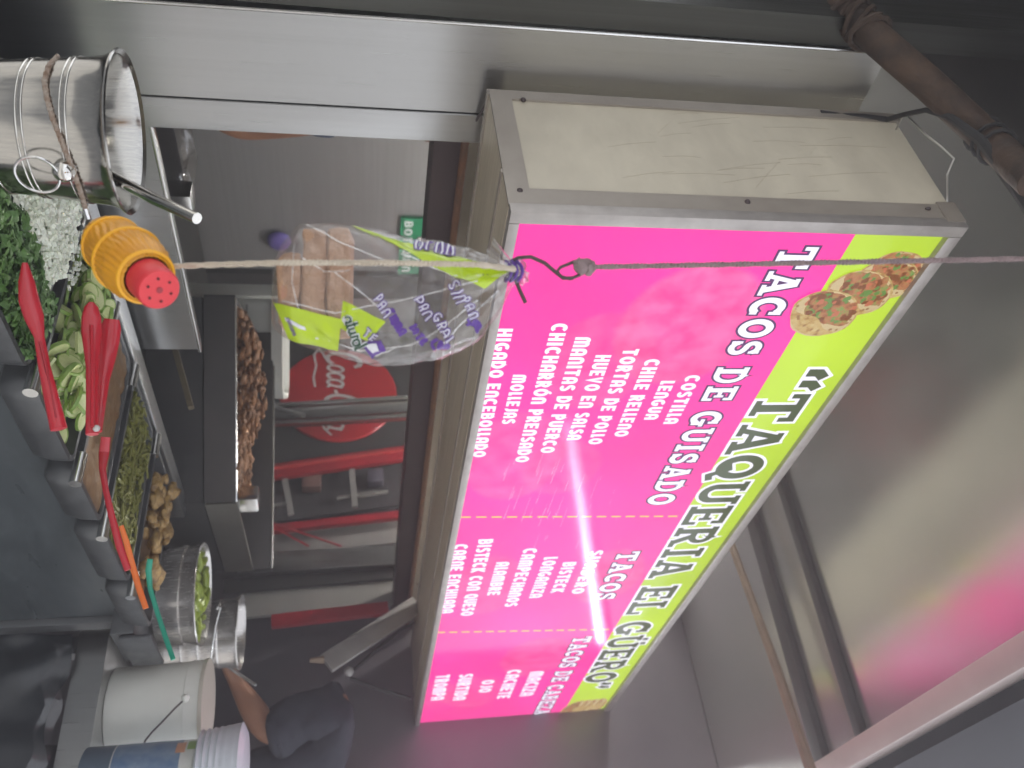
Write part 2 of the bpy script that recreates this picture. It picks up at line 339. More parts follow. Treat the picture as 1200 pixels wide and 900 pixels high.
SLAB = {
 'T': (.84, [([(.0, .93), (.84, .93)], .14), ([(.05, 1.), (.05, .68)], .10), ([(.79, 1.), (.79, .68)], .10), ([(.42, .9), (.42, .02)], V_), ([(.2, .05), (.64, .05)], S_)]),
 'A': (.96, [([(.18, .04), (.45, .98)], .12), ([(.80, .04), (.50, .98)], V_), ([(.26, .33), (.72, .33)], H_*.8), ([(.0, .05), (.36, .05)], S_), ([(.58, .05), (1., .05)], S_), ([(.3, .95), (.55, .95)], S_)]),
 'Q': (.9, [(arc(.43, .52, .34, .41, 0, 360, 28), V_), ([(.30, .22), (.50, .30), (.62, .10), (.72, -.08), (.9, -.02)], .12)]),
 'O': (.86, [(arc(.43, .5, .34, .42, 0, 360, 28), V_)]),
 'U': (.9, [([(.18, .98)]+arc(.46, .34, .28, .26, 180, 360)+[(.74, .98)], .17), ([(.0, .95), (.36, .95)], S_), ([(.58, .95), (.92, .95)], S_)]),
 'E': (.82, [([(.2, 0), (.2, 1)], V_), ([(.0, .06), (.78, .06)], .12), ([(.0, .94), (.76, .94)], .12), ([(.2, .5), (.58, .5)], S_), ([(.75, .0), (.75, .3)], S_), ([(.72, 1), (.72, .72)], S_), ([(.56, .36), (.56, .64)], .08)]),
 'R': (.94, [([(.2, 0), (.2, 1)], V_), ([(.02, .05), (.4, .05)], S_), ([(.02, .94), (.46, .94)]+arc(.46, .71, .26, .23, 90, -90, 10)+[(.24, .48)], .13), ([(.44, .46), (.72, .06)], .17), ([(.62, .05), (.94, .05)], S_)]),
 'I': (.46, [([(.23, 0), (.23, 1)], V_), ([(.02, .05), (.44, .05)], S_), ([(.02, .95), (.44, .95)], S_)]),
 'L': (.80, [([(.2, 0), (.2, 1)], V_), ([(.0, .06), (.78, .06)], .12), ([(.02, .95), (.42, .95)], S_), ([(.74, .0), (.74, .36)], S_)]),
 'G': (.92, [(arc(.44, .5, .34, .42, 52, 318, 22), V_), ([(.74, .08), (.74, .44)], .16), ([(.5, .42), (.92, .42)], S_), ([(.70, .98), (.70, .66)], .09)]),
 'C': (.84, [(arc(.44, .5, .34, .42, 50, 312, 22), V_), ([(.70, .98), (.70, .64)], .09), ([(.70, .06), (.70, .24)], .08)]),
 'S': (.76, [(arc(.37, .72, .24, .20, 20, 270, 14)[:]+arc(.37, .28, .26, .22, 90, -165, 14)[1:], .16), ([(.60, .99), (.60, .68)], .08), ([(.10, .02), (.10, .32)], .08)]),
 'D': (.9, [([(.2, 0), (.2, 1)], V_), ([(.0, .94), (.4, .94)]+arc(.4, .5, .36, .44, 90, -90, 16)+[(.0, .06)], .14)]),
 'B': (.84, [([(.2, 0), (.2, 1)], V_), ([(.0, .94), (.44, .94)]+arc(.44, .73, .22, .21, 90, -90, 10)+[(.24, .52)], .12), ([(.44, .51)]+arc(.46, .29, .27, .23, 90, -90, 10)+[(.0, .06)], .13)]),
 'Z': (.78, [([(.06, .94), (.70, .94), (.08, .06), (.74, .06)], .14), ([(.07, 1.), (.07, .70)], .09), ([(.72, .0), (.72, .3)], .09)]),
 '“': (.62, [([(.24, 1.02), (.10, .88), (.10, .66)], .17), ([(.56, 1.02), (.42, .88), (.42, .66)], .17)]),
 '”': (.62, [([(.12, 1.0), (.14, .84), (.02, .68)], .17), ([(.44, 1.0), (.46, .84), (.34, .68)], .17)]),
 ' ': (.34, [])}
SLAB['Ü'] = (SLAB['U'][0], SLAB['U'][1]+[([(.24, 1.14), (.38, 1.14)], .13), ([(.56, 1.14), (.70, 1.14)], .13)])
q = .21
FUN = {
 'A': (.62, [([(.1, 0), (.1, .62)]+arc(.31, .68, .21, .22, 180, 0, 10)+[(.52, 0)], q), ([(.1, .36), (.52, .36)], .13)]),
 'B': (.6, [([(.1, 0), (.1, 1)], q), ([(.1, .9), (.34, .9)]+arc(.34, .71, .16, .19, 90, -90, 8)+[(.12, .52)], .17), ([(.3, .52)]+arc(.34, .31, .19, .21, 90, -90, 8)+[(.1, .1)], .17)]),
 'C': (.62, [(arc(.34, .5, .25, .40, 48, 312, 18), q)]),
 'D': (.64, [([(.1, 0), (.1, 1)], q), ([(.1, .9), (.26, .9)]+arc(.26, .5, .28, .40, 90, -90, 14)+[(.1, .1)], q)]),
 'E': (.54, [([(.1, 0), (.1, 1)], q), ([(.1, .91), (.52, .91)], .17), ([(.1, .5), (.46, .5)], .17), ([(.1, .09), (.52, .09)], .17)]),
 'F': (.52, [([(.1, 0), (.1, 1)], q), ([(.1, .91), (.5, .91)], .17), ([(.1, .5), (.44, .5)], .17)]),
 'G': (.66, [(arc(.34, .5, .25, .40, 55, 345, 18), q), ([(.36, .44), (.66, .44)], .15)]),
 'H': (.62, [([(.1, 0), (.1, 1)], q), ([(.52, 0), (.52, 1)], q), ([(.1, .5), (.52, .5)], .18)]),
 'I': (.24, [([(.12, 0), (.12, 1)], q)]),
 'J': (.42, [([(.31, 1), (.31, .3)]+arc(.14, .28, .17, .19, 0, -100, 6), q)]),
 'K': (.6, [([(.1, 0), (.1, 1)], q), ([(.5, 1), (.18, .5), (.54, 0)], .19)]),
 'L': (.36, [([(.12, 1), (.12, .1), (.34, .1)], q)]),
 'M': (.86, [([(.1, 0), (.1, .66)]+arc(.265, .7, .165, .2, 180, 0, 8)+[(.43, 0)], .19), ([(.43, .3), (.43, .66)]+arc(.595, .7, .165, .2, 180, 0, 8)+[(.76, 0)], .19)]),
 'N': (.62, [([(.1, 0), (.1, .64)]+arc(.31, .68, .21, .22, 180, 0, 10)+[(.52, 0)], q)]),
 'O': (.70, [(arc(.35, .5, .25, .40, 0, 360, 24), q)]),
 'P': (.58, [([(.1, 0), (.1, 1)], q), ([(.1, .9), (.28, .9)]+arc(.28, .66, .2, .24, 90, -90, 10)+[(.1, .42)], .19)]),
 'Q': (.70, [(arc(.35, .5, .25, .40, 0, 360, 24), q), ([(.4, .26), (.64, -.02)], .16)]),
 'R': (.6, [([(.1, 0), (.1, 1)], q), ([(.1, .9), (.28, .9)]+arc(.28, .68, .2, .22, 90, -90, 10)+[(.1, .46)], .19), ([(.3, .46), (.52, 0)], .2)]),
 'S': (.54, [(arc(.28, .72, .18, .19, 30, 270, 12)+arc(.28, .28, .19, .20, 90, -150, 12)[1:], .19)]),
 'T': (.56, [([(.0, .9), (.56, .9)], .2), ([(.28, .9), (.28, 0)], q)]),
 'U': (.62, [([(.1, 1)]+arc(.31, .32, .21, .22, 180, 360, 10)+[(.52, 1)], q)]),
 'V': (.6, [([(.08, 1), (.30, .08), (.52, 1)], .19)]),
 'Z': (.56, [([(.04, .9), (.46, .9), (.08, .1), (.54, .1)], .18)]),
 '-': (.4, [([(.05, .5), (.35, .5)], .16)]), ' ': (.28, [])}
FUN['Ó'] = (FUN['O'][0], FUN['O'][1]+[([(.30, 1.04), (.46, 1.22)], .14)])
FUN['Ñ'] = FUN['N']
def text_mesh(mb, s, font, place, x0, x1, y0, h, grow=0., gap=.13, lift=0., flat_ends=True):
    """place(x, y, lift) -> world point; letters of height h fill x0..x1"""
    tot = sum(font[c][0] for c in s)+gap*(len(s)-1); kx = (x1-x0)/tot; x = 0.; e = 0
    for c in s:
        wd, strokes = font[c]
        for poly, sw in strokes:
            closed = len(poly) > 4 and abs(poly[0][0]-poly[-1][0])+abs(poly[0][1]-poly[-1][1]) < 1e-5
            pl = list(poly[:-1]) if closed else list(poly)
            g = grow
            if not closed and g:      # outlines run past the stroke ends too
                a, b = Vector(pl[0]), Vector(pl[1]); d = (a-b).normalized()*g; pl[0] = tuple(a+d)
                a, b = Vector(pl[-1]), Vector(pl[-2]); d = (a-b).normalized()*g; pl[-1] = tuple(a+d)
            L, Rr = ribbon(pl, sw+2*g, closed); n = len(L); e += 1; lf = lift+.00004*(e % 6)
            f = lambda p: place(x0+(x+p.x)*kx, y0+p.y*h, lf)
            vs = [f(p) for p in L]+[f(p) for p in Rr]
            mb.add(vs, [(i, (i+1) % n, n+(i+1) % n, n+i) for i in range(n if closed else n-1)])
        x += wd+gap
    return mb

# ================================================================== SETTING
g = MB().bx(-900, 900, -900, 900, -.3, 0); struct(g.build('ground', concrete))
rd = MB().bx(-60, 60, -9, -4.5, .004, .012); struct(rd.build('road', asphalt))
kb = MB().bx(-60, 60, -4.5, -4.32, .002, .13, .015); struct(kb.build('kerb', concrete))
hb = MB().bx(-905, 905, -905, 905, -1.3, 4.7).build('haze', hz, smooth=False); tag(hb, 'thin grayish haze added through the air for the lens glare', 'haze', kind='stuff')
CZ = 2.80
c = MB().bx(-1.6, 4.4, .47, 3.3, CZ, CZ+.02)
canopy = thing('stall_canopy', 'brushed metal canopy above the pink sign, mirroring its colours', 'canopy', (1.4, 1.8, CZ))
c.build('ceiling_sheet', ceil_m, canopy)
MB().bar((-1.6, .445, CZ-.012), (4.4, .445, CZ-.012), .055, .055, bev=.004).build('front_beam', mat('pink_lit_beam', (.50, .42, .40), .4, .2, (.42, .34, .33), 6, .8), canopy)  # the sign's pink light on the beam is put into its colour
MB().bx(-1.6, 4.4, .385, .414, CZ-.0, CZ+1.1).build('fascia', mat('dark_fascia', (.012, .010, .014), .7, spec=.1), canopy)
for x, y1, wv in ((2.15, 2.9, .055), (1.92, 2.9, .03)):
    MB().bar((x+.13, .48, CZ-.011), (x-.02, y1, CZ-.011), wv, .018, bev=.003).build('batten', batten_m, canopy)
st = MB().tube([at(951, 905, Z=CZ-.09), at(905, 775, Z=CZ-.09)+Vector((.0, 0, .006)), at(858, 640, Z=CZ-.09), at(820, 520, Z=CZ-.09)], [.0155, .0135, .0115, .010], 8)
tag(st.build('ceiling_stick', stick_m), 'thin brown stick under the metal canopy, beside the wide dark batten', 'stick')

tag(MB().grid(lambda u, v: Vector((-1.6+2.50*u, .49+2.7*v, CZ-.014-.012*math.sin(u*3.1)*(1+.5*math.sin(v*9)))), 24, 24).build('dark_tarp', mat('dark_tarp_cloth', (.012, .011, .010), .9, 0, (.03, .025, .022), 4, .8), thick=.003), 'dark tarp under the canopy beyond the rusty pole', 'tarp')
# side skin and corner pillar
PN = 1.17
pil = thing('corner_pillar', 'upright brushed steel pillar with a folded seam, left of the pink sign', 'pillar', (.76, PN, 0))
MB().add([(.665, PN, 0), (.803, PN, 0), (.803, PN, 2.40), (.650, PN, 2.40), (.665, PN+.03, 0), (.803, PN+.03, 0), (.803, PN+.03, 2.40), (.650, PN+.03, 2.40)],
         [(0, 1, 2, 3), (4, 5, 6, 7), (0, 1, 5, 4), (1, 2, 6, 5), (2, 3, 7, 6), (3, 0, 4, 7)]).build('wide_face', steel, pil, smooth=False)
MB().bx(.805, .858, PN-.004, PN+.03, 0, 2.40, .002).build('seam_flange', steel, pil)
MB().tube([(.664, PN-.001, 0), (.649, PN-.001, 2.40)], .0028, 8).build('edge_bead', chrome_w, pil)
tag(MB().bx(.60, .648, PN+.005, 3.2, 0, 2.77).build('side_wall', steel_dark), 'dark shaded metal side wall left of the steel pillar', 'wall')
bw = thing('back_wall', 'dull brushed steel wall behind the serving window', 'wall', (1.8, 2.62, 0))
MB().bx(.65, 3.02, 2.60, 2.63, 0, 2.7975).build('steel_sheet', steel_back, bw)
MB().bx(2.58, 2.72, 2.57, 2.598, 0, 2.78).build('dark_strip', board_d, bw)
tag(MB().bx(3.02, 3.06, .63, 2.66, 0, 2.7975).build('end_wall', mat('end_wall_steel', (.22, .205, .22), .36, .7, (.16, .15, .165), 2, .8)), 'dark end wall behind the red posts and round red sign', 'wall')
tag(MB().bx(.86, 3.0, 1.9, 2.55, 0, .98).build('back_counter', black), 'black counter along the back wall of the stall', 'counter')
# window head
hd = thing('window_header', 'dark maroon beam with a rusty lower edge above the serving window', 'beam', (1.9, 1.22, 1.69))
MB().bx(.862, 3.0, 1.215, 1.29, 1.69, 1.742).build('beam', maroon, hd)
MB().tube([(.87, 1.205, 1.742), (1.4, 1.203, 1.74), (2.1, 1.203, 1.744), (3., 1.203, 1.742)], .007, 8).build('rusty_edge', rust_edge, hd)
MB().bx(.862, 3.0, 1.208, 1.25, 1.750, 1.80).build('upper_strip', chrome, hd)
# counter
ctr = thing('serving_counter', 'steel taco counter with a dark blue-gray front sheet', 'counter', (1.2, 1.1, 0))
MB().bx(.575, 1.835, .80, .82, 0, 1.085).build('front_sheet', panel_m, ctr)
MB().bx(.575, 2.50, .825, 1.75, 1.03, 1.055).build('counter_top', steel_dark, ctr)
MB().bx(1.838, 1.875, .785, .83, 0, 1.075, .003).build('corner_post', pan_m, ctr)
MB().bx(.575, 1.84, 1.70, 1.75, 0, 1.03).build('rear_sheet', black, ctr)
# ================================================================== LIGHT-BOX SIGN
S0, N0, Z0, LN, HT, TH = .741, .87, 1.759, 2.356, .690, .271
sg = thing('menu_sign', 'large pink and lime backlit taco menu sign in a grimy cream box', 'sign', (S0, N0, Z0))
def P(u, v, d=0.): return Vector((S0+u, N0-d, Z0+v))
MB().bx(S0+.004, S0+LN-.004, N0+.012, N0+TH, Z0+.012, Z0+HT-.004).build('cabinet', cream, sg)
# sheet-metal angles wrapped round the box corners
am = MB()
am.bx(S0-.003, S0+.03, N0+.002, N0+.045, Z0+HT-.03, Z0+HT+.0005)
am.build('corner_bracket', cream_d, sg)
am = MB()
am.bx(S0-.0005, S0+.003, N0+.004, N0+.042, Z0, Z0+HT); am.bx(S0-.0005, S0+.003, N0+TH-.02, N0+TH+.002, Z0, Z0+HT); am.bx(S0-.0015, S0+.0025, N0+.006, N0+TH, Z0-.001, Z0+.032)
am.build('side_frame', cream_d, sg)
MB().bx(S0, S0+LN, N0+.006, N0+TH, Z0-.001, Z0+.010).build('underside', under_m, sg)
um = MB(); um.bx(S0, S0+LN, N0+.075, N0+.083, Z0-.0035, Z0+.004); um.bx(S0, S0+LN, N0+TH-.01, N0+TH+.002, Z0-.004, Z0+.03)
um.build('underside_seam', cream_d, sg)
fm = MB()
fr = .019
for (u0_, u1_, v0_, v1_) in ((-.002, fr, 0, HT), (LN-fr*2.2, LN, 0, HT), (fr, LN-fr*2.2, 0, fr*.8), (fr, LN-fr*2.2, HT-fr*1.15, HT)):
    fm.bx(S0+u0_, S0+u1_, N0-.010, N0+.010, Z0+v0_, Z0+v1_, .0025)
fm.build('face_frame', alu, sg)
for (s_, n_, z_) in ((S0-.001, N0+.035, Z0+.018), (S0-.001, N0+TH-.022, Z0+.05), (S0-.001, N0+.03, Z0+HT-.05), (S0-.001, N0+.03, Z0+.35)): MB().blob((s_, n_, z_), (.003, .0045, .0045), .0, 2).build('rivet', wire_m, sg)
VB = .523
MB().add([P(fr-.002, .012), P(LN-fr*2.1, .012), P(LN-fr*2.1, VB), P(fr-.002, VB)], [(0, 1, 2, 3)]).build('pink_face', lit_pink, sg, smooth=False)
MB().add([P(fr-.002, VB), P(LN-fr*2.1, VB), P(LN-fr*2.1, HT-.015), P(fr-.002, HT-.015)], [(0, 1, 2, 3)]).build('lime_header', lit_lime, sg, smooth=False)
def line(s, font, m, u0_, u1_, v0_, h, out=None, grow=.07, gap=.13, bold=0.):
    tot = sum(font[c][0] for c in s)+gap*(len(s)-1); kx = (u1_-u0_)/tot; x = 0.
    for word_ in s.replace('“', '“ ').replace('”', ' ”').split(' ') if False else s.split(' '):
        for bit in ([word_[0], word_[1:]] if word_[0] == '“' else [word_[:-1], word_[-1]] if word_[-1] == '”' else [word_]):
            wd = sum(font[c][0] for c in bit)+gap*(len(bit)-1); a, b = u0_+x*kx, u0_+(x+wd)*kx
            if out is not None: text_mesh(MB(), bit, font, lambda x, y, l: P(x, y, .0003+l*.5), a, b, v0_, h, grow+bold, gap).build('lettering_outline', out, sg, smooth=False)
            text_mesh(MB(), bit, font, lambda x, y, l: P(x, y, .0006+l), a, b, v0_, h, bold, gap).build('lettering', m, sg, smooth=False)
            x += wd+gap
        x += font[' '][0]+gap
line('“TAQUERIA EL GÜERO”', SLAB, lit_dark, .345, 2.055, .531, .098, lit_white, .065, .12, .02)
line('TACOS DE GUISADO', SLAB, lit_white, .055, .815, .419, .057, lit_out, .075, .16, .02)
line('TACOS', SLAB, lit_white, 1.04, 1.315, .415, .052, lit_out, .075, .16, .02)
line('TACOS DE CABEZA', SLAB, lit_white, 1.572, 2.285, .416, .052, lit_out, .075, .16, .02)
for s, a, b, v, h in (('COSTILLA', .362, .508, .367, .0265), ('LENGUA', .377, .493, .325, .025), ('CHILE RELLENO', .318, .548, .280, .026), ('TORTAS DE POLLO', .291, .573, .2345, .026),
                      ('HUEVO EN SALSA', .307, .557, .190, .026), ('MANITAS DE PUERCO', .262, .600, .146, .026), ('CHICHARRÓN PRENSADO', .23, .631, .1015, .0255), ('MOLLEJAS', .359, .501, .058, .023), ('HIGADO ENCEBOLLADO', .243, .61, .0165, .0235),
                      ('SUADERO', 1.026, 1.266, .343, .031), ('BISTECK', 1.082, 1.253, .287, .032), ('LONGANIZA', 1.05, 1.278, .235, .032), ('CAMPECHANOS', 1.002, 1.325, .178, .032), ('ALAMBRE', 1.066, 1.249, .123, .031),
                      ('BISTECK CON QUESO', .948, 1.37, .0675, .032), ('CARNE ENCHILADA', .968, 1.346, .0145, .031),
                      ('MACIZA', 1.84, 2.068, .332, .044), ('CACHETE', 1.812, 2.077, .257, .042), ('OJO', 1.889, 2.002, .187, .039), ('SURTIDA', 1.82, 2.062, .110, .041), ('TROMPA', 1.814, 2.045, .038, .041)):
    line(s, FUN, lit_white, a, b, v, h, gap=.17, bold=.022)
for ua, ub, v0_, v1_ in ((.843, .873, .016, .52), (1.475, 1.528, .014, .52)):
    n = 15; dm = MB()
    for i in range(n):
        a0 = i/n; a1 = (i+.66)/n; p = lambda t: (ua+(ub-ua)*t, v0_+(v1_-v0_)*t); (xa, ya), (xb, yb) = p(a0), p(a1)
        wd = .0024 if ua < 1 else .0034
        dm.add([P(xa-wd, ya, .0004), P(xa+wd, ya, .0004), P(xb+wd, yb, .0004), P(xb-wd, yb, .0004)], [(0, 1, 2, 3)])
    dm.build('dashed_divider', lit_dash, sg, smooth=False)
rg2 = random.Random(11); scm = lit('scratch_glint', (.95, .78, .90), 1.); scg = mat('scratch_grime', (.40, .35, .27), .7)
for i in range(46):         # film scratches whose lamp glints are painted as glowing slivers
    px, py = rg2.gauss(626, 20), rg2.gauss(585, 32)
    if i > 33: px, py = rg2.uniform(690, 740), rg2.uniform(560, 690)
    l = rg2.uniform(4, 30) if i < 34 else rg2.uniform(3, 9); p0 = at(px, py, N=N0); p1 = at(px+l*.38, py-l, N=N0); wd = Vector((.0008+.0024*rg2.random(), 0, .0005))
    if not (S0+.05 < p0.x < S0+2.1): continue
    q0 = Vector((0, -.0013-.00002*i, 0)); MB().add([p0-wd*.4+q0, p0+wd*.4+q0, p1+wd*.15+q0, p1-wd*.15+q0], [(0, 1, 2, 3)]).build('scuff_glint', scm, sg, smooth=False)
for i in range(30):
    n_, z_ = rg2.uniform(N0+.05, N0+TH-.02), Z0+rg2.uniform(.15, .66); a = rg2.choice((1.2, 1.35, 1.5, .5)); l = rg2.uniform(.03, .16)
    q0 = Vector((S0+.0034, n_, z_)); q1 = q0+Vector((0, l*math.cos(a)*.6, l*math.sin(a)))
    if not (N0+.045 < q1.y < N0+TH-.015 and Z0+.04 < q1.z < Z0+HT-.03): continue
    MB().tube([q0, (q0+q1)/2+Vector((0, .003, .002)), q1], .00022, 4).build('scratch', scg, sg)
ink_green = lit('ink_green', (.13, .24, .06), .8); ink_red = lit('ink_red', (.46, .15, .08), .8); ink_brown = lit('ink_brown', (.20, .075, .03), .8); ink_white = lit('ink_cream', (.60, .47, .26), .7); ink_char = lit('ink_char', (.30, .17, .07), .8)
def taco(cu, cv, ru, rv_, rot, d, n_ch=70):
    """one printed taco: an open folded tortilla with its filling, flat on the sign"""
    mb = MB(); rgx = random.Random(int(cu*999)); mats = []
    w_ = lambda x, y, l: P(cu+x*math.cos(rot)-y*math.sin(rot), cv+x*math.sin(rot)+y*math.cos(rot), d+l)
    def poly(pts, l, mi): mb.add([w_(x, y, l) for x, y in pts], [list(range(len(pts)))]); mats.append(mi)
    def ell(ax, ay, k0, ph, cx=0, cy=0, n=34): return [(cx+ax*(1+k0*math.sin(3*a+ph)+k0*.6*math.sin(8*a+ph*2))*math.cos(a), cy+ay*(1+k0*math.sin(4*a+ph)+k0*.5*math.sin(9*a+ph))*math.sin(a)) for a in [2*math.pi*i_/n for i_ in range(n)]]
    poly(ell(ru, rv_, .03, 1), 0, 0)
    poly(ell(ru*.98, rv_*.95, .03, 2, ru*.05, rv_*.02), .00006, 1)
    for i_ in range(16):
        a = rgx.uniform(0, 6.28); poly(ell(ru*.05, rv_*.035, .2, i_, ru*.92*math.cos(a), rv_*.9*math.sin(a), 8), .00009+.000002*i_, 5)
    poly(ell(ru*.62, rv_*.84, .08, 3, -ru*.22, 0), .00015, 2)
    for i_ in range(n_ch):
        a = rgx.uniform(0, 6.28); r_ = math.sqrt(rgx.random()); sx = ru*rgx.uniform(.05, .16); mi = rgx.choice((3, 3, 6, 4, 2, 2, 6, 6))
        poly(ell(sx, sx*rgx.uniform(.5, 1.1), .25, rgx.uniform(0, 6), -ru*.24+ru*.60*r_*math.cos(a), rv_*.78*r_*math.sin(a), 9), .0002+.000003*i_, mi)
    poly([(ru*(.98*math.cos(a)), rv_*.96*math.sin(a)) for a in [R(-78+156*i_/20) for i_ in range(21)]]+[(ru*(.34+.10*math.sin(i_)), rv_*(.86-1.72*i_/9)) for i_ in range(10)], .00052, 0)
    for i_ in range(9):
        a = rgx.uniform(-1.2, 1.2); poly(ell(ru*.06, rv_*.04, .25, i_, ru*.72*math.cos(a), rv_*.8*math.sin(a), 8), .00056+.000002*i_, 5)
    o = mb.build('taco_print', lit_tortilla, sg, smooth=False)
    for m_ in (ink_white, lit_fill, ink_green, ink_red, ink_char, ink_brown): o.data.materials.append(m_)
    for p_, mi in zip(o.data.polygons, mats): p_.material_index = mi
for k, (px, py, ru, rv_, ro) in enumerate(((1060, 316, .038, .050, -.35), (1040, 327, .044, .056, -.45), (1006, 343, .050, .062, -.5), (965, 366, .052, .064, -.55))):
    p_ = at(px, py, N=N0); cu, cv = min(max(p_.x-S0, .062), 2), min(p_.z-Z0, HT-.015-rv_*.93)
    taco(cu, cv, ru, rv_, ro, .0006+.0007*k)
for k in range(4):
    taco(2.245, .625-.026*k, .036, .085, 1.35, .0006+.0007*k, 40)
# wire that ties the box up
def wire(name, pts, r, m, label, cat='wire', parent=None): 
    o = MB().tube(pts, r, 8).build(name, m, parent)
    return tag(o, label, cat) if parent is None else o
pole_pts = [at(1212, 214, N=.83), at(1155, 160, N=.98), at(1090, 100, N=1.06), at(1030, 48, N=1.13), at(985, 6, N=1.22), at(960, -18, N=1.3)]
pole = thing('rusty_pole', 'rusty brown pole running overhead at the top of the steel pillar', 'pole', pole_pts[2])
MB().tube(pole_pts, [.0225, .0235, .024, .024, .026, .026], 12).build('tube', rust, pole)
wr = MB()
for i in range(9):
    t_ = i/8; c0 = pole_pts[3].lerp(pole_pts[4], .2+.9*t_*.8); 
    axv = (pole_pts[4]-pole_pts[3]).normalized(); x = axv.cross(Vector((0, 0, 1))).normalized(); y = axv.cross(x)
    wr.tube([c0+(x*math.cos(a)+y*math.sin(a))*(.028+.003*math.sin(i*3+a))+axv*(.012*math.sin(a+i)) for a in [j*.5 for j in range(14)]], .0042, 6)
wr.build('rope_binding', mat('old_rope', (.07, .045, .03), .95, 0, (.035, .022, .015), 60, .9, .4, 150), pole)
wb = MB()
for i in range(3):
    c0 = pole_pts[0].lerp(pole_pts[1], .75+.3*i*.5); axv = (pole_pts[1]-pole_pts[0]).normalized(); x = axv.cross(Vector((0, 0, 1))).normalized(); y = axv.cross(x)
    wb.tube([c0+(x*math.cos(a)+y*math.sin(a))*.0265 for a in [j*.5 for j in range(14)]], .003, 6)
wb.build('wire_binding', wire_b, pole)
wire('sign_tie_wire', [P(.004, HT-.012, -.235), at(1060, 132, N=1.1), at(1085, 158, N=1.0), at(1103, 172, N=.97), at(1118, 186, N=.95), at(1110, 205, N=.93), P(.01, HT+.004, -.06)], .0016, mat('bright_wire', (.5, .49, .47), .35, .9), 'bright thin tie wire between the rusty pole and the sign box')
wire('black_strap', [at(962, 131, N=1.135), at(985, 135, N=1.135), at(1012, 136, N=1.13), at(1040, 140, N=1.12), at(1060, 134, N=1.08), at(1085, 129, N=1.05), at(1112, 136, N=1.01), at(1150, 165, N=.95), at(1180, 205, N=.88), at(1208, 250, N=.82)], [.003, .004, .004, .0045, .004, .004, .006, .008, .008, .008], wire_b, 'black strap twisted over the rear top corner of the sign box', 'strap')
wire('thin_tie_wire', [at(577, 106, N=1.14), at(566, 128, N=1.15), at(553, 150, N=1.18), at(545, 162, N=1.2)], .0022, wire_m, 'short dark tie wire from the maroon beam to the lower corner of the sign')
# ================================================================== LAMP
lm = thing('fluorescent_lamp', 'long white fluorescent tube beyond the right end of the sign', 'lamp', (3.3, 0, 2.56))
MB().tube([(3.22, -.5, 2.56), (3.36, .56, 2.56)], .0115, 14).build('glowing_tube', lamp_m, lm)
MB().bar((3.215, -.53, 2.60), (3.365, .59, 2.60), .06, .035).build('housing', lamp_h, lm)

l2 = thing('stall_lamp', 'white fluorescent tube under the canopy, behind the top of the sign', 'lamp', (2.3, 1.62, 2.62))
MB().tube([(1.75, 1.66, 2.62), (2.85, 1.66, 2.62)], .014, 14).build('glowing_tube', lamp_m2, l2)
MB().bx(1.72, 2.88, 1.55, 1.77, 2.645, 2.69, .004).build('housing', lamp_h, l2)

# ================================================================== CONDIMENT RACK, PANS
ZR = 1.14; NF, NR = .742, 1.085
rk = thing('condiment_rack', 'gray steel rack holding the row of salsa pans on the counter', 'rack', (1.3, .95, 1.05))
MB().bx(.84, 1.955, NR+.012, NR+.06, 1.056, ZR+.004, .004).build('rear_rail', steel, rk)
MB().bx(.84, 1.955, NR+.075, NR+.10, 1.056, ZR-.012, .004).build('back_ledge', black, rk)
MB().bx(1.80, 1.955, NF, NR+.008, 1.056, ZR-.035, .006).build('end_shelf', pan_m, rk)
MB().bx(1.80, 1.955, NF-.012, NF-.002, 1.075, ZR, .004).build('end_lip', pan_m, rk)
for x in (.952, 1.178, 1.353, 1.588):
    for (y0, y1) in ((NF-.018, NF+.035), (NR-.045, NR+.008)):
        MB().tube([(x, y0, ZR+.002), (x, y1, ZR+.002)], .0095, 12).build('chrome_clip', chrome_w, rk)
pans = [(.70, .936, 'holding chopped cilantro and onion', 'far left'), (.968, 1.162, 'full of pale cucumber slices', ''), (1.190, 1.342, 'filled with brown salsa', ''), (1.369, 1.572, 'with olive green relish', ''), (1.604, 1.79, 'with golden chunks', '')]
for (x0, x1, what, _) in pans:
    t = thing('steel_pan', 'gray steel pan '+what, 'pan', ((x0+x1)/2, .92, 1.07), 'salsa pans in the rack')
    m = MB(); th = .006; zb = 1.082
    # rounded-corner open pan: outer and inner loops
    def loop(ins, z):
        pts = []; r_ = max(.004, .028-ins)
        for (cx, cy, a0) in ((x1-.028, NR-.028, 0), (x0+.028, NR-.028, 90), (x0+.028, NF+.028, 180), (x1-.028, NF+.028, 270)):
            for i in range(6):
                a = R(a0+90*i/5); pts.append(Vector((cx+r_*math.cos(a), cy+r_*math.sin(a), z)))
        return pts
    lo = [loop(.022, zb), loop(.010, zb+.008), loop(.002, zb+.03), loop(0, ZR-.006), loop(0, ZR), loop(.009, ZR), loop(.010, ZR-.006), loop(.018, zb+.006)]
    n = 24; vs_ = [p for l in lo for p in l]; fs_ = [(i*n+k, i*n+(k+1) % n, (i+1)*n+(k+1) % n, (i+1)*n+k) for i in range(len(lo)-1) for k in range(n)]
    fs_ += [list(range(n))[::-1], [7*n+k for k in range(n)]]
    m.add(vs_, fs_).build('pan_body', pan_m, t, ang=50)
def surf(x, y, base, amp, f=30, s=0): return base+amp*noise.noise(Vector((x*f, y*f, s)))
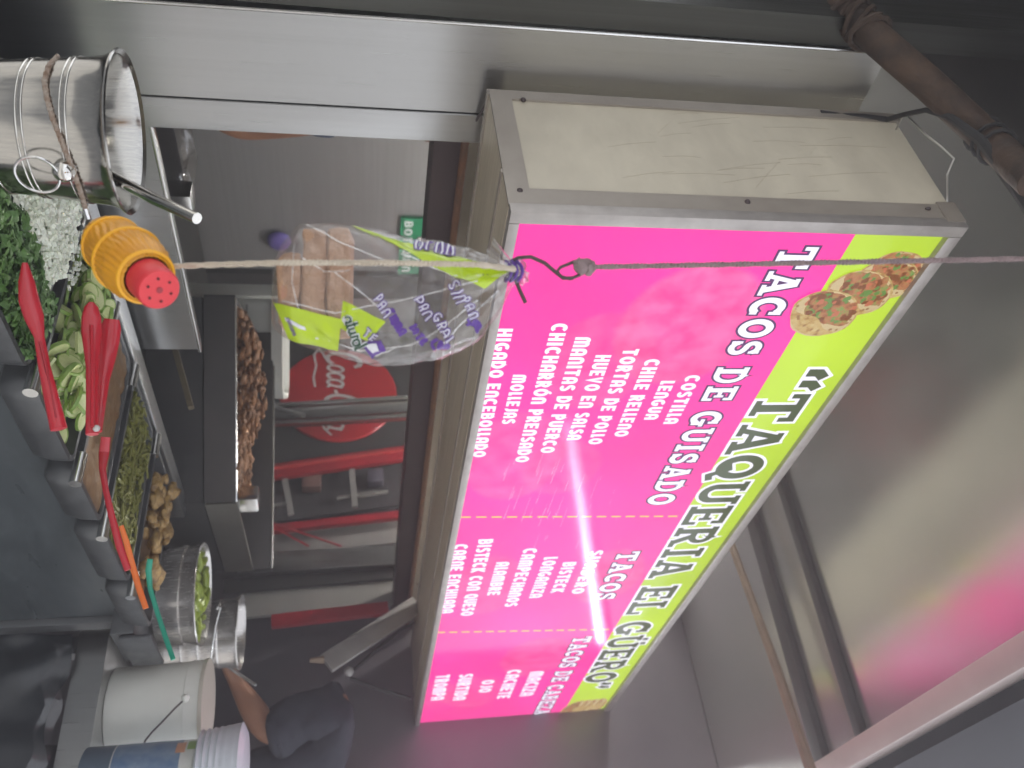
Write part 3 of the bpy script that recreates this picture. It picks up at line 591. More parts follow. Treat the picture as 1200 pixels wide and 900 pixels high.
# cilantro + onion: uncountable
m = MB()
for i in range(2600):
    x = random.uniform(.712, .928); y = random.uniform(NF+.012, .885+.02*math.sin(x*40)); z = ZR-.018+.022*random.random()+.012*math.sin((y-NF)*20)+.01*noise.noise(Vector((x*25, y*25, 3)))
    a = random.uniform(0, 6.28); r_ = random.uniform(.004, .0095); ti = Vector((random.uniform(-.7, .7), random.uniform(-.7, .7), 1)).normalized()
    q_ = ti.to_track_quat('Z', 'X').to_matrix(); pts = []
    for k in range(6):
        b = a+k*math.pi/3; rr = r_*(1 if k % 2 == 0 else .55); pts.append(q_ @ Vector((rr*math.cos(b), rr*math.sin(b), .0015*(k % 2)))+Vector((x, y, z)))
    m.add(pts, [list(range(6))])
tag(m.build('chopped_cilantro', cil_m, smooth=False), 'chopped dark green cilantro in the front half of the left pan', 'cilantro', kind='stuff')
m = MB()
for i in range(2600):
    x = random.uniform(.712, .930); y = random.uniform(.872+.012*math.sin(x*60), NR-.012); h = .030*math.sin(min(1, (y-.86)/.1)*1.57)
    z = ZR-.012+h*.8+random.uniform(-.003, .004)+.006*noise.noise(Vector((x*30, y*30, 8)))
    s_ = random.uniform(.0035, .0062)
    m.box((x, y, z), (s_*1.2, s_, s_*.8), Matrix.Rotation(random.uniform(0, 6.28), 3, 'Z') @ Matrix.Rotation(random.uniform(-.8, .8), 3, 'X'))
m.grid(lambda u, v: (.709+.222*u, .875+(NR-.012-.875)*v, ZR-.014+.022*math.sin(min(1, v/.4)*1.57)), 10, 10)
for i in range(70):
    x = random.uniform(.93, .99); y = random.uniform(.93, 1.05); s_ = random.uniform(.003, .0055)
    m.box((x, y, ZR+.006), (s_, s_, s_*.8), Matrix.Rotation(random.uniform(0, 6.28), 3, 'Z'))
tag(m.build('chopped_onion', onion_m, smooth=False), 'finely chopped white onion in the rear half of the left pan', 'onion', kind='stuff')
m = MB(); m.grid(lambda u, v: (.708+.224*u, NF+.012+.14*v, ZR-.026+.008*v), 8, 10); 
tag(m.build('herb_bed', cil_m), 'dark green bed of herbs under the cilantro and onion', 'herbs', kind='stuff')
# one big leaf at the front
# cucumber slices
def slice_mesh(half):
    b = MB(); n = 18; r_ = .0195; a1 = math.pi if half else 2*math.pi
    pts = [Vector((r_*math.cos(a1*i/(n-1 if half else n)), r_*math.sin(a1*i/(n-1 if half else n)), 0)) for i in range(n)]
    return b, pts
protos = []
for half in (0, 0, 1):
    t = thing('cucumber_slice', 'pale green cucumber slice heaped in the second salsa pan', 'cucumber', (1.06, .9, ZR), 'cucumber slices in the pan')
    b, pts = slice_mesh(half); o_ = Vector((1.06, .9, ZR)); b.prism([p*.9+o_ for p in pts], (0, 0, .0046)).build('flesh', cuc_m, t)
    b2 = MB(); n = len(pts); rng = n-1 if half else n
    v_ = [p*.9+o_ for p in pts]+[p+o_ for p in pts]+[p+o_+Vector((0, 0, .0046)) for p in pts]+[p*.9+o_+Vector((0, 0, .0046)) for p in pts]
    b2.add(v_, [(l*n+i, l*n+(i+1) % n, ((l+1) % 4)*n+(i+1) % n, ((l+1) % 4)*n+i) for l in range(4) for i in range(rng)]).build('skin', cuc_s, t)
    protos.append(t)
def copy_thing(src, loc, rot, sc_=1.):
    r_ = src.copy(); link(r_); r_.location = loc; r_.rotation_euler = rot; r_.scale = (sc_,)*3
    for ch in list(src.children):
        c_ = ch.copy(); link(c_); c_.parent = r_
    return r_
k = 0
for layer in range(3):
    for i in range(46):
        u = random.random(); v = random.random()
        x = .990+.145*u; y = NF+.030+(.29-.05*layer)*v
        if layer: x = 1.0+.125*u; y = NF+.06+.25*v
        z = ZR-.024+.0155*layer+.022*math.sin(v*3.1)*math.sin(u*3.1)
        ro = (random.uniform(-.75, .75), random.uniform(-.75, .75), random.uniform(0, 6.28)); kk = random.uniform(.75, 1.2)
        if k < 3: s_ = protos[k]; s_.location = (x, y, z); s_.rotation_euler = ro; s_.scale = (kk,)*3
        else: copy_thing(protos[k % 3], (x, y, z), ro, kk)
        k += 1
# brown salsa, green relish
m = MB(); m.grid(lambda u, v: (1.199+.134*u, NF+.010+(NR-NF-.02)*v, ZR-.0045+.004*noise.noise(Vector((u*7, v*16, 1)))), 14, 34)
tag(m.build('brown_salsa', salsa_b), 'brown salsa filling the third pan of the rack', 'salsa', kind='stuff')
m = MB(); m.grid(lambda u, v: (1.375+.191*u, NF+.010+(NR-NF-.02)*v, ZR-.016), 6, 8)
for i in range(520):
    x = random.uniform(1.385, 1.555); y = random.uniform(NF+.02, NR-.02); a = random.uniform(0, 6.28); l = random.uniform(.006, .016)
    d = Vector((math.cos(a), math.sin(a), random.uniform(-.3, .3)))*l; c_ = Vector((x, y, ZR-.010+.014*random.random()))
    m.bar(c_-d, c_+d, random.uniform(.003, .006), .003)
tag(m.build('green_relish', salsa_g, smooth=False), 'olive green relish of thin strips in the fourth pan', 'relish', kind='stuff')
m = MB(); m.grid(lambda u, v: (1.612+.17*u, NF+.010+(NR-NF-.02)*v, ZR-.022), 6, 8); m.build('pan_juice', salsa_b)['kind'] = 'stuff'
bpy.data.objects['pan_juice']['label'] = 'dark juice under the golden chunks'; bpy.data.objects['pan_juice']['category'] = 'juice'
for i in range(38):
    x = random.uniform(1.63, 1.765); y = random.uniform(NF+.07, NR-.03); s_ = random.uniform(.011, .024)
    o = MB().blob((x, y, ZR-.004+.022*random.random()), (s_*1.25, s_*.8, s_*.55), .35, 2).build('golden_chunk', chip_m, ang=180)
    tag(o, 'golden brown fried chunk in the rightmost salsa pan', 'food chunk', 'golden chunks in the pan')
# utensils
def utensil(name, label, cat, pts, wid, m, tip=None, group=None):
    """flat handled utensil: pts with widths; oval-section bar following the points"""
    b = MB(); pts = [Vector(p) for p in pts]; n = len(pts); vs_, fs_ = [], []
    for i, p in enumerate(pts):
        t_ = (pts[min(i+1, n-1)]-pts[max(i-1, 0)]).normalized(); view = (p-Vector((0, 0, EYE))).normalized()
        x = t_.cross(view).normalized(); y = t_.cross(x)
        for k_ in range(12):
            a = 2*math.pi*k_/12; vs_.append(p+x*math.cos(a)*wid[i]/2+y*math.sin(a)*min(wid[i]*.28, .0052))
    for i in range(n-1):
        for k_ in range(12): fs_.append((i*12+k_, i*12+(k_+1) % 12, (i+1)*12+(k_+1) % 12, (i+1)*12+k_))
    fs_ += [list(range(12))[::-1], [(n-1)*12+k_ for k_ in range(12)]]
    t = thing(name, label, cat, pts[0], group); b.add(vs_, fs_).build('handle', m, t)
    return t
def crv(px0, py0, D0, px1, py1, D1, n, bow=0): return [at(px0+(px1-px0)*i/(n-1)+bow*math.sin(math.pi*i/(n-1)), py0+(py1-py0)*i/(n-1), D=D0+(D1-D0)*i/(n-1)) for i in range(n)]
def groove(t, m, pts, w_):
    b = MB(); pp = [Vector(p)-(Vector(p)-Vector((0, 0, EYE))).normalized()*.0055 for p in pts]; b.tube(pp, w_, 6).build('raised_rib', m, t)
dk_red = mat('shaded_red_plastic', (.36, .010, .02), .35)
t = utensil('serving_spoon', 'red plastic spoon sticking out of the cilantro pan', 'spoon', [at(29, 308, D=1.0), at(31, 330, D=1.0), at(34, 352, D=1.0), at(40, 372, D=1.0), at(46, 395, D=1.0), at(52, 430, D=1.0), at(60, 465, D=.99), at(69, 503, D=.98)], [.006, .017, .022, .021, .011, .013, .016, .018], red_pl)
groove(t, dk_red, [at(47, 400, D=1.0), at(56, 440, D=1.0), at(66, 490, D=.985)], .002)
t = utensil('serving_tongs', 'bright red plastic tongs lying on top of the cucumber slices', 'tongs', [at(107, 354, D=1.05), at(107, 360, D=1.05), at(107, 372, D=1.05), at(107.5, 390, D=1.05), at(107.5, 405, D=1.045), at(108, 430, D=1.04), at(108, 470, D=1.02), at(108, 509, D=1.0)], [.006, .016, .022, .0235, .019, .014, .0135, .0145], red_pl)
groove(t, red_pl, [at(107, 381, D=1.05), at(108, 420, D=1.04), at(108, 500, D=1.0)], .0025)
o = MB().blob(at(113, 502, D=1.0), (.006, .004, .004), .2, 2).build('pale_tip', white_pl, t)
lo_ = utensil('serving_tongs', 'darker red tong arm leaning behind the bright red tongs', 'tongs', [at(131, 374, D=1.09), at(130, 384, D=1.09), at(128, 400, D=1.09), at(125, 420, D=1.085), at(121, 445, D=1.075), at(117, 480, D=1.05), at(114, 505, D=1.02)], [.018, .024, .024, .021, .015, .012, .011], red_pl)
utensil('salsa_spoon', 'thin red spoon standing in the brown salsa', 'spoon', [at(124, 512, D=1.24), at(122, 530, D=1.24), at(120, 550, D=1.22), at(124, 575, D=1.2), at(131, 605, D=1.18), at(140, 640, D=1.17), at(150, 668, D=1.16)], [.013, .014, .009, .008, .009, .010, .009], red_pl)
utensil('relish_spoon', 'orange plastic spoon handle leaning out of the relish pan', 'spoon', [at(142, 616, D=1.36), at(148, 635, D=1.36), at(155, 662, D=1.36), at(163, 690, D=1.35), at(171, 713, D=1.34)], [.007, .009, .0095, .0095, .0085], orange_pl)
utensil('green_spoon', 'green plastic spoon leaning over the golden chunks', 'spoon', [at(176, 655, D=1.52), at(174, 668, D=1.52), at(176, 690, D=1.52), at(185, 720, D=1.5), at(195, 750, D=1.48), at(203, 773, D=1.46)], [.010, .011, .0085, .008, .0085, .008], green_pl)

# ================================================================== BUCKET, LADLE, TWINE
bc = Vector((.676, .905, 1.283))
bk = thing('steel_bucket', 'shiny ringed steel bucket wrapped with twine, left of the salsa pans', 'bucket', (bc.x, bc.y, 1.055))
prof = [(.064, -.226), (.067, -.222), (.0715, -.17), (.0718, -.168), (.0718, -.165), (.0755, -.128), (.0758, -.126), (.0757, -.123), (.079, -.088), (.0793, -.086), (.0792, -.083), (.0835, -.042), (.0839, -.040), (.0838, -.036), (.087, -.012), (.092, -.003), (.096, .001), (.0965, .003), (.095, .0045), (.090, .001), (.086, -.008), (.078, -.085), (.066, -.21), (.001, -.215)]
MB().lathe(prof, bc, seg=64).build('body', satin, bk, ang=30)
for h_, r_ in ((-.040, .0844), (-.046, .0838), (-.086, .0797), (-.092, .0791), (-.126, .0762), (-.132, .0756), (-.168, .0722)):
    MB().lathe([(r_-.0006, h_-.0014), (r_+.0007, h_-.0008), (r_+.0007, h_+.0008), (r_-.0006, h_+.0014)], bc, seg=64).build('ring', chrome, bk, ang=180)
def bpt(px, py, r_=.081):      # point of the bucket wall seen at a pixel
    d = at(px, py, D=1.)-Vector((0, 0, EYE)); o = Vector((0, 0, EYE)); ox, oy = o.x-bc.x, o.y-bc.y
    A = d.x**2+d.y**2; B = 2*(ox*d.x+oy*d.y); C_ = ox*ox+oy*oy-r_*r_; di = B*B-4*A*C_
    t_ = (-B-math.sqrt(max(0, di)))/(2*A); return o+d*t_
kn = bpt(76, 198, .083)
nrm = (kn-Vector((bc.x, bc.y, kn.z))).normalized()
kb_ = MB().blob(kn+nrm*.004, (.0125, .0125, .0125), 0, 3).build('handle_knob', chrome, bk, ang=180)
rc = bpt(47, 198, .084)+nrm*.012
tx = Vector((-nrm.y, nrm.x, 0))
MB().tube([rc+(tx*math.cos(a)+Vector((0, 0, 1))*math.sin(a))*.0225 for a in [j*2*math.pi/32 for j in range(33)]], .0017, 8).build('ring_handle', chrome_w, bk)
tw = [bpt(68, 66, .0825), bpt(57, 78, .084), bpt(52, 95, .084), bpt(55, 115, .084), bpt(62, 140, .0845), bpt(70, 160, .0855), bpt(78, 180, .0868), bpt(86, 200, .0872), bpt(92, 218, .0875), bpt(97, 234, .088), bpt(101, 248, .090)]
def braid(name, pts, r_, m, turns, parent=None):
    b = MB(); pts = [Vector(p) for p in pts]
    # resample
    L = [0]
    for i in range(1, len(pts)): L.append(L[-1]+(pts[i]-pts[i-1]).length)
    tot = L[-1]; n = max(16, int(tot/(r_*1.1)))
    def ev(s):
        for i in range(1, len(pts)):
            if s <= L[i]+1e-9: return pts[i-1].lerp(pts[i], (s-L[i-1])/max(1e-9, L[i]-L[i-1]))
        return pts[-1]
    sm = [ev(tot*i/(n-1)) for i in range(n)]
    for st_ in range(2):
        path = []
        for i, p in enumerate(sm):
            t_ = (sm[min(i+1, n-1)]-sm[max(0, i-1)]).normalized(); x = t_.cross(Vector((.3, .8, .5))).normalized(); y = t_.cross(x)
            a = st_*math.pi+i/(n-1)*turns*2*math.pi; path.append(p+(x*math.cos(a)+y*math.sin(a))*r_*.36)
        b.tube(path, r_*.70, 7)
    return b.build(name, m, parent)
tag(braid('twine', tw, .0034, twine, 22), 'brown twine wrapped slantwise round the ringed steel bucket', 'twine')
tag(MB().tube([at(100, 246, D=.985), at(104, 258, D=.985)], .0036, 8).build('twine_ferrule', chrome_w), 'small metal ferrule at the end of the bucket twine', 'ferrule')
ld = thing('ladle', 'steel ladle whose tube handle leans out of the ringed bucket', 'ladle', at(128, 205, D=.99))
MB().tube([at(100, 190, D=1.03), at(128, 206, D=.985), at(180, 233, D=.945), at(231, 256, D=.91)], [.0065, .007, .0068, .0062], 14).build('handle', chrome, ld)
MB().lathe([(.001, -.03), (.02, -.026), (.034, -.008), (.036, .0), (.034, .0), (.03, -.008), (.001, -.026)], Vector((bc.x+.01, bc.y, 1.13)), seg=24).build('bowl', chrome, ld)
# ================================================================== SALT SHAKER + CORD + HOOK + BREAD BAG
DS = .775
bse = at(123, 278, D=DS+.032); axis = (at(187, 340, D=DS-.050)-bse); LB = axis.length; axis.normalize()
sh = thing('salt_shaker', 'yellow barrel shaped salt shaker with red cap, hanging on a cord', 'salt shaker', bse)
k_ = LB/.135
prof = [(.001, 0), (.014, 0), (.0215, .001), (.0255, .006), (.0278, .014), (.0288, .020)]
prof += [(.0288+.0045*math.sin((i/30)*math.pi*.62), .020+.065*i/30) for i in range(1, 31)]
prof += [(.031, .090), (.0285, .099), (.026, .105), (.0225, .108)]
prof = [(r_*.90, h*k_) for r_, h in prof]
def wav(a, h): return 1+.020*math.sin(30*a+3.0*math.sin(h*80+a*2))*(.6+.4*math.sin(5*a+h*60))+.014*noise.noise(Vector((a*14, h*60, 2)))
MB().lathe(prof, bse, axis, 320, wav).build('barrel_body', yellow_pl, sh, ang=180)
for h, r_ in ((.022, .0295), (.062, .0336), (.1045, .0265)):
    MB().lathe([(r_*.9-.001, h*k_-.0018), (r_*.9+.0012, h*k_-.0012), (r_*.9+.0018, h*k_), (r_*.9+.0012, h*k_+.0012), (r_*.9-.001, h*k_+.0018)], bse, axis, 60).build('barrel_hoop', yellow_lt, sh)
cp = MB().lathe([(.0205*.9, .108*k_), (.0205*.9, .129*k_), (.0202*.9, .1325*k_), (.019*.9, .135*k_), (.001, .135*k_)], bse, axis, 48).build('cap', cap_red, sh)
ce = bse+axis*(.1352*k_); xx = axis.cross(Vector((0, 0, 1))).normalized(); yy = axis.cross(xx)
for i in range(7):
    a = i*math.pi/3; c_ = ce+(xx*math.cos(a)+yy*math.sin(a))*(.0105 if i < 6 else 0); rr = .0012 if i < 6 else .0028
    MB().lathe([(rr, -.001), (rr, .0004), (.0001, .0004)], c_, axis, 10).build('pour_hole', hole_m if i < 6 else mat('cap_centre_mark', (.33, .03, .04), .6), cp)
top = at(1215, 303, D=DS); knot = at(688, 313, D=DS); hk0 = at(603, 303, D=DS); tie = at(600, 318, D=DS)
neck = at(204, 312, D=DS-.012)
tag(braid('upper_cord', [top, at(950, 308, D=DS), knot], .0030, rope_d, 70), 'mauve cord hanging in front of the pink sign', 'cord')
kk_ = MB(); 
for i in range(7): kk_.blob(knot+Vector((random.uniform(-.003, .003), random.uniform(-.003, .003), -.004+.012*i/6-.004)), (.0068, .0068, .005), .25, 2)
kk_.tube([knot+Vector((0, 0, -.003)), at(676, 304, D=DS)], .003, 6)
tag(kk_.build('cord_knot', rope_d), 'round knot at the bottom of the mauve cord', 'knot')
hook = [at(674, 306, D=DS), at(665, 310, D=DS), at(657, 313, D=DS), at(653, 318, D=DS), at(657, 324, D=DS), at(668, 327, D=DS), at(680, 322, D=DS), at(672, 326, D=DS), at(660, 326, D=DS), at(650, 318, D=DS), at(638, 308, D=DS), at(622, 301, D=DS), at(608, 302, D=DS), at(599, 306, D=DS), at(597, 314, D=DS), at(603, 325, D=DS), at(609, 340, D=DS), at(616, 355, D=DS)]
tag(MB().tube(hook[:7], .0016, 8).tube(hook[7:], .0018, 8).build('wire_hook', wire_m), 'bent dark wire hook between the cord knot and the bread bag', 'hook')
lc = [at(607, 316, D=DS-.004), at(560, 310, D=DS-.052), at(450, 308, D=DS-.062), at(400, 308, D=DS-.05), at(330, 308, D=DS-.062), at(260, 310, D=DS-.03), neck]
tag(braid('lower_cord', lc, .0030, rope_m, 60), 'cream cord passing in front of the bread bag to the salt shaker', 'cord')
# bag outline (image px along the height; lo/hi py)
prof_b = [(318, 326, 378), (321, 305, 385), (330, 285, 393), (350, 262, 403), (375, 258, 411), (400, 258, 419), (440, 264, 427), (480, 274, 430), (520, 284, 424), (560, 296, 404), (585, 306, 368), (600, 312, 336), (608, 312, 330)]
def bag_ring(px):
    for (a, b) in zip(prof_b[:-1], prof_b[1:]):
        if a[0] <= px <= b[0]:
            t_ = (px-a[0])/(b[0]-a[0]); return a[1]+(b[1]-a[1])*t_, a[2]+(b[2]-a[2])*t_
    return prof_b[-1][1:]
def bag_pt(ang, px, off=0.):
    lo_, hi_ = bag_ring(px); c_ = (lo_+hi_)/2; h_ = (hi_-lo_)/2; t_ = (px-318)/290
    dep = min(h_*1.0, 62)/F*DS*(.95 if t_ < .3 else 1-.25*(t_-.3))
    fold = .04*math.sin(ang*5+t_*5)+.10*abs(noise.noise(Vector((math.cos(ang)*3+7, math.sin(ang)*3, t_*9))))*-1+.05*noise.noise(Vector((math.cos(ang)*2.2, math.sin(ang)*2.2, t_*6)))+(.12*math.sin(ang*11+1.3*math.sin(t_*4))*max(0, t_-.45))
    k2 = 1+fold*(.4+.9*t_)
    k2 += .09*max(0, 1-abs(t_-.55)*2.2)*noise.noise(Vector((math.cos(ang)*1.6, math.sin(ang)*1.6, t_*3+4)))-.05*abs(noise.noise(Vector((math.cos(ang)*5, math.sin(ang)*5, t_*14+2))))*(.3+t_)
    k2 = min(k2, 1.05)+off/.06
    p_ = at(px, c_+h_*math.cos(ang)*k2, D=DS-dep*math.sin(ang)*k2)
    return p_
bagt = thing('bread_bag', 'clear plastic bread bag with lime and purple print, hanging on the hook', 'bag', at(318, 350, D=DS))
MB().grid(lambda u, v: bag_pt(u*2*math.pi, 318+290*v), 120, 96, True).build('clear_film', film_m, bagt, ang=180)
bt = MB(); bt.add([bag_pt(i*2*math.pi/40, 318.5) for i in range(40)], [list(range(40))]); bt.build('film_base', film_m, bagt)
# printed areas follow the film a millimetre outside it
def patch(name, m, fn, nu, nv, off=.0012): return MB().grid(lambda u, v: bag_pt(fn(u, v)[0], fn(u, v)[1], off), nu, nv).build(name, m, bagt, ang=180)
def pyang(px, py):       # angle on the near side for an image row/column
    lo_, hi_ = bag_ring(px); c_ = (lo_+hi_)/2; h_ = (hi_-lo_)/2; return math.acos(max(-.97, min(.97, (py-c_)/h_)))
def quadpatch(name, m, pl, off=.0012, nu=16, nv=12):
    (a, b, c_, d) = [Vector(p) for p in pl]      # image corners (px, py)
    def fn(u, v):
        q_ = a.lerp(b, u).lerp(d.lerp(c_, u), v); return pyang(q_.x, q_.y), q_.x
    return patch(name, m, fn, nu, nv, off)
quadpatch('lime_stripe', lime_f, [(412, 262), (600, 315), (568, 338), (500, 310)], nu=40)
quadpatch('lime_label', lime_f, [(320, 354), (400, 374), (396, 413), (338, 396)])
quadpatch('lime_print', lime_f, [(402, 352), (452, 376), (430, 402), (398, 384)])
def bag_strokes(name, m, polys, wpx, off):
    b = MB()
    for e, pl in enumerate(polys):
        L, Rr = ribbon(pl, wpx); n = len(L); f = lambda p: bag_pt(pyang(p.x, p.y), p.x, off+.00006*(e % 5)); b.add([f(p) for p in L]+[f(p) for p in Rr], [(i, i+1, n+i+1, n+i) for i in range(n-1)])
    return b.build(name, m, bagt, smooth=False)
def sub(pl, n=4):
    o = []
    for a, b in zip(pl[:-1], pl[1:]):
        o += [(a[0]+(b[0]-a[0])*i/n, a[1]+(b[1]-a[1])*i/n) for i in range(n)]
    return o+[pl[-1]]
# script word on the lime print: "atural" reading downwards (image rows)
def word(x0, y0, dx, dy, h, polys):    # local (along, up) -> image: along = (dx,dy), up = +px
    lx = Vector((dx, dy)).normalized(); ly = Vector((lx.y, -lx.x)); ly = ly if ly.x > 0 else -ly
    return [sub([(x0+lx.x*p[0]*h+ly.x*p[1]*h, y0+lx.y*p[0]*h+ly.y*p[1]*h) for p in pl], 3) for pl in polys]
def script_o(x, w_=.34): return arc(x+w_, .38, w_, .38, 20, 380, 12)
al = [script_o(0)[:], [(.68, .8), (.66, .1), (.9, .02)], [(1.05, 1.4), (1.0, .1), (1.3, .02)], [(.85, .95), (1.3, .95)], [(1.45, .8), (1.42, .2), (1.7, .02), (1.95, .3), (1.98, .8)], [(1.98, .8), (1.95, .1), (2.2, .02)], [(2.35, .0), (2.4, .8), (2.75, .75)], script_o(2.75), [(3.45, .8), (3.42, .05)], [(3.75, 1.5), (3.7, .05), (3.95, .0)]]
W1 = word(402, 372, .38, 1, 10.5, al)
bag_strokes('script_lettering', white_f, W1, 4.6, .0019); bag_strokes('script_lettering', dgreen_f, W1, 2.4, .0024)
# purple bold word fragments
def blocks(x0, y0, dx, dy, h, s): 
    polys = []; x = 0
    for ch in s:
        wd, st_ = FUN[ch]
        for pl, sw in st_: polys.append([(x+p[0], p[1]) for p in pl])
        x += wd+.16
    return word(x0, y0, dx, dy, h, polys)
rg = random.Random(3)
def crumple(wl): return [[(p[0]+2.2*noise.noise(Vector((p[0]*.11, p[1]*.11, 1))), p[1]+2.8*noise.noise(Vector((p[0]*.09, p[1]*.09, 5)))) for p in pl] for pl in wl]
for (x0, y0, dx, dy, h, s_) in ((437, 350, .55, 1, 12, 'PAN'), (452, 366, .6, 1, 10, 'FIBRA'), (484, 352, .6, 1, 13, 'PAN'), (478, 384, .75, 1, 11, 'INTE'), (506, 372, .6, 1, 12, 'GRAL'), (424, 392, .9, .7, 12, 'TE'), (524, 334, .45, 1, 15, 'SIN'), (540, 352, .5, 1, 12, 'PAN'), (505, 404, 1, .35, 9, 'CON'), (546, 380, .9, .5, 9, 'SAL')):
    wl = crumple(blocks(x0, y0, dx, dy, h, s_)); bag_strokes('purple_lettering', purple_f, wl, 3.6, .0018)
    if h > 11: bag_strokes('purple_lettering', white_f, wl, 1.3, .0024)
quadpatch('purple_blot', purple_f, [(424, 404), (446, 398), (452, 412), (436, 421)], .0018); quadpatch('white_blot', white_f, [(428, 405), (441, 402), (444, 411), (437, 415)], .0024)
wl = blocks(484, 288, 1, .30, 15, 'OCOO'); bag_strokes('purple_lettering', purple_f, wl, 5.5, .0020); bag_strokes('purple_lettering', white_f, wl, 2.2, .0026)
quadpatch('expiry_strip', white_f, [(333, 372), (357, 383), (359, 388), (335, 377)], .0018)
wl = blocks(336, 373.5, .5, 1.0, 3.6, 'CONSUMIR'.replace('M', 'N')); bag_strokes('purple_lettering', purple_f, [[(p[0]-1.2, p[1]) for p in pl] for pl in wl], .9, .0026)
crease = film('crease_highlight', .5, milk=.35, rough=.2)  # film folds with their bright highlight streaks painted milky white
for (pts) in (((355, 262), (400, 286), (450, 306)), ((392, 318), (430, 348), (470, 385)), ((330, 352), (392, 366), (470, 352), (560, 330)), ((440, 420), (500, 396), (560, 352)), ((352, 300), (380, 318), (410, 316)), ((470, 300), (530, 322), (590, 320)), ((360, 395), (420, 412), (470, 410)), ((500, 420), (540, 380), (585, 340)), ((345, 285), (342, 330), (352, 372))):
    L, Rr = ribbon(sub([(p[0], p[1]) for p in pts], 8), 1.5); n = len(L); b = MB(); f = lambda p: bag_pt(pyang(p.x, p.y), p.x, .0011); b.add([f(p) for p in L]+[f(p) for p in Rr], [(i, i+1, n+i+1, n+i) for i in range(n-1)]); b.build('crease_highlight', crease, bagt)
kn_ = MB()
for i in range(5): kn_.blob(tie+Vector((random.uniform(-.004, .004), random.uniform(-.003, .003), -.006+.004*i)), (.0075, .0075, .006), .4, 2)
kn_.build('gathered_neck', film_d, bagt)
fl = MB(); fl.grid(lambda u, v: at(600-26*v+4*math.sin(u*5), 312-22*v*(1)+(u-.5)*(10+26*v)*.6-6*v, D=DS+.01*math.sin(u*9)+.012*v), 14, 10); fl.build('film_tail', film_d, bagt, ang=180)
pu = MB()
for i in range(3): pu.tube([tie+Vector((.009*math.cos(a), .009*math.sin(a), -.004+.005*i+.002*math.sin(a*2))) for a in [j*.5 for j in range(14)]], .0017, 6)
pu.build('purple_tie', purple_f, bagt)
# bread inside
zz = Vector((0, 0, 1))
for i, (pa, pb, l0, l1) in enumerate(((330, 356, 297, 386), (356.2, 385, 268, 402), (385.2, 412, 266, 401))):
    a = at((pa+pb)/2, (l0+l1)/2, D=DS+.008); hw = (l1-l0)/2/F*DS*.97; hh = (pb-pa)/2/F*DS*1.0; dep = .043
    pts = []
    for j in range(36):
        an = 2*math.pi*j/36; ca, sa = math.cos(an), math.sin(an); e_ = 2/3.6
        pts.append((math.copysign(abs(ca)**e_, ca)*hw, math.copysign(abs(sa)**e_, sa)*dep))
    m = MB(); lay = [(.90, -1), (.98, -.8), (1, 0), (.98, .8), (.90, 1)]; vs_ = []; n = 36
    for s_, h_ in lay:
        for (x, y) in pts:
            q_ = a+rt*x*s_+Vector((fw.x, fw.y, 0)).normalized()*y*s_+zz*hh*h_; q_ += zz*.0035*noise.noise(q_*40)+rt*.004*noise.noise(q_*28+Vector((3, 1, 2)))-Vector((fw.x, fw.y, 0))*.004*noise.noise(q_*30); vs_.append(q_)
    m.add(vs_, [(l*n+k2, l*n+(k2+1) % n, (l+1)*n+(k2+1) % n, (l+1)*n+k2) for l in range(4) for k2 in range(n)]+[list(range(n))[::-1], [4*n+k2 for k2 in range(n)]])
    tag(m.build('bread_slice', (bread_m, crust_m, bread_m)[i], ang=50), ('bottom', 'middle', 'top')[i]+' slice of brown bread stacked inside the clear bag', 'bread', 'bread slices in the bag')

# ================================================================== GUARD PLATE, GRIDDLE, MEAT
gp = thing('steel_guard', 'plain steel guard plate standing behind the salsa rack', 'guard plate', (1.25, 1.2, 1.15))
MB().bx(.80, 1.43, 1.200, 1.208, 1.056, 1.236).build('plate', steel, gp); MB().bx(.80, 1.434, 1.194, 1.214, 1.236, 1.243, .002).build('top_lip', chrome_w, gp)
gA, gB = at(239, 348, D=2.1), at(239, 589, D=2.1); gC = gB+Vector((.42, .02, 0)); zt = at(275, 470, D=2.1).z; zb = gA.z
gD = gA+Vector((.42, .25, 0))
gr = thing('iron_griddle', 'dark rectangular iron griddle pan full of browned meat', 'griddle', (gA+gB)/2)
def wallq(m, a, b, z0, z1, th): m.bar((a+b)/2*1+Vector((0, 0, 0)), (a+b)/2+Vector((0, 0, .0001)), .01, .01) if False else m.box(((a+b)/2).xy.to_3d()+Vector((0, 0, (z0+z1)/2)), ((b-a).xy.length, th, z1-z0), Matrix.Rotation(math.atan2(b.y-a.y, b.x-a.x), 3, 'Z'))
m = MB(); wallq(m, gA, gB, zb, zt, .012); m.build('front_side', griddle_m, gr)
m = MB(); wallq(m, gB, gC, zb, zt+.003, .012); m.build('steel_end', mat('end_plate_steel', (.30, .29, .26), .4, .9, (.22, .21, .18), 5, .8), gr)
m = MB(); wallq(m, gA, gD, zb, zt, .012); wallq(m, gD, gC, zb, zt+.05, .012); m.build('rear_side', griddle_m, gr)
MB().prism([Vector((p.x, p.y, zb+.004)) for p in (gA, gB, gC, gD)], (0, 0, .012)).build('griddle_floor', griddle_m, gr)
MB().tube([Vector((gA.x, gA.y, zt+.001)), Vector((gB.x, gB.y, zt+.001))], .003, 8).build('rim_edge', chrome_w, gr)
MB().box(at(292, 585, D=2.16), (.05, .05, .05), Matrix.Rotation(YAW-.9, 3, 'Z'), .008).build('steel_lug', chrome_w, gr)
MB().tube([Vector((gD.x, gD.y, zt+.052)), Vector((gC.x, gC.y, zt+.054))], .004, 8).build('rear_rim', chrome_w, gr)
MB().prism([Vector((p.x, p.y, 1.056)) for p in (gA, gB, gC, gD)], (0, 0, zb-1.056-.004)).build('burner_box', black, gr)
m = MB()
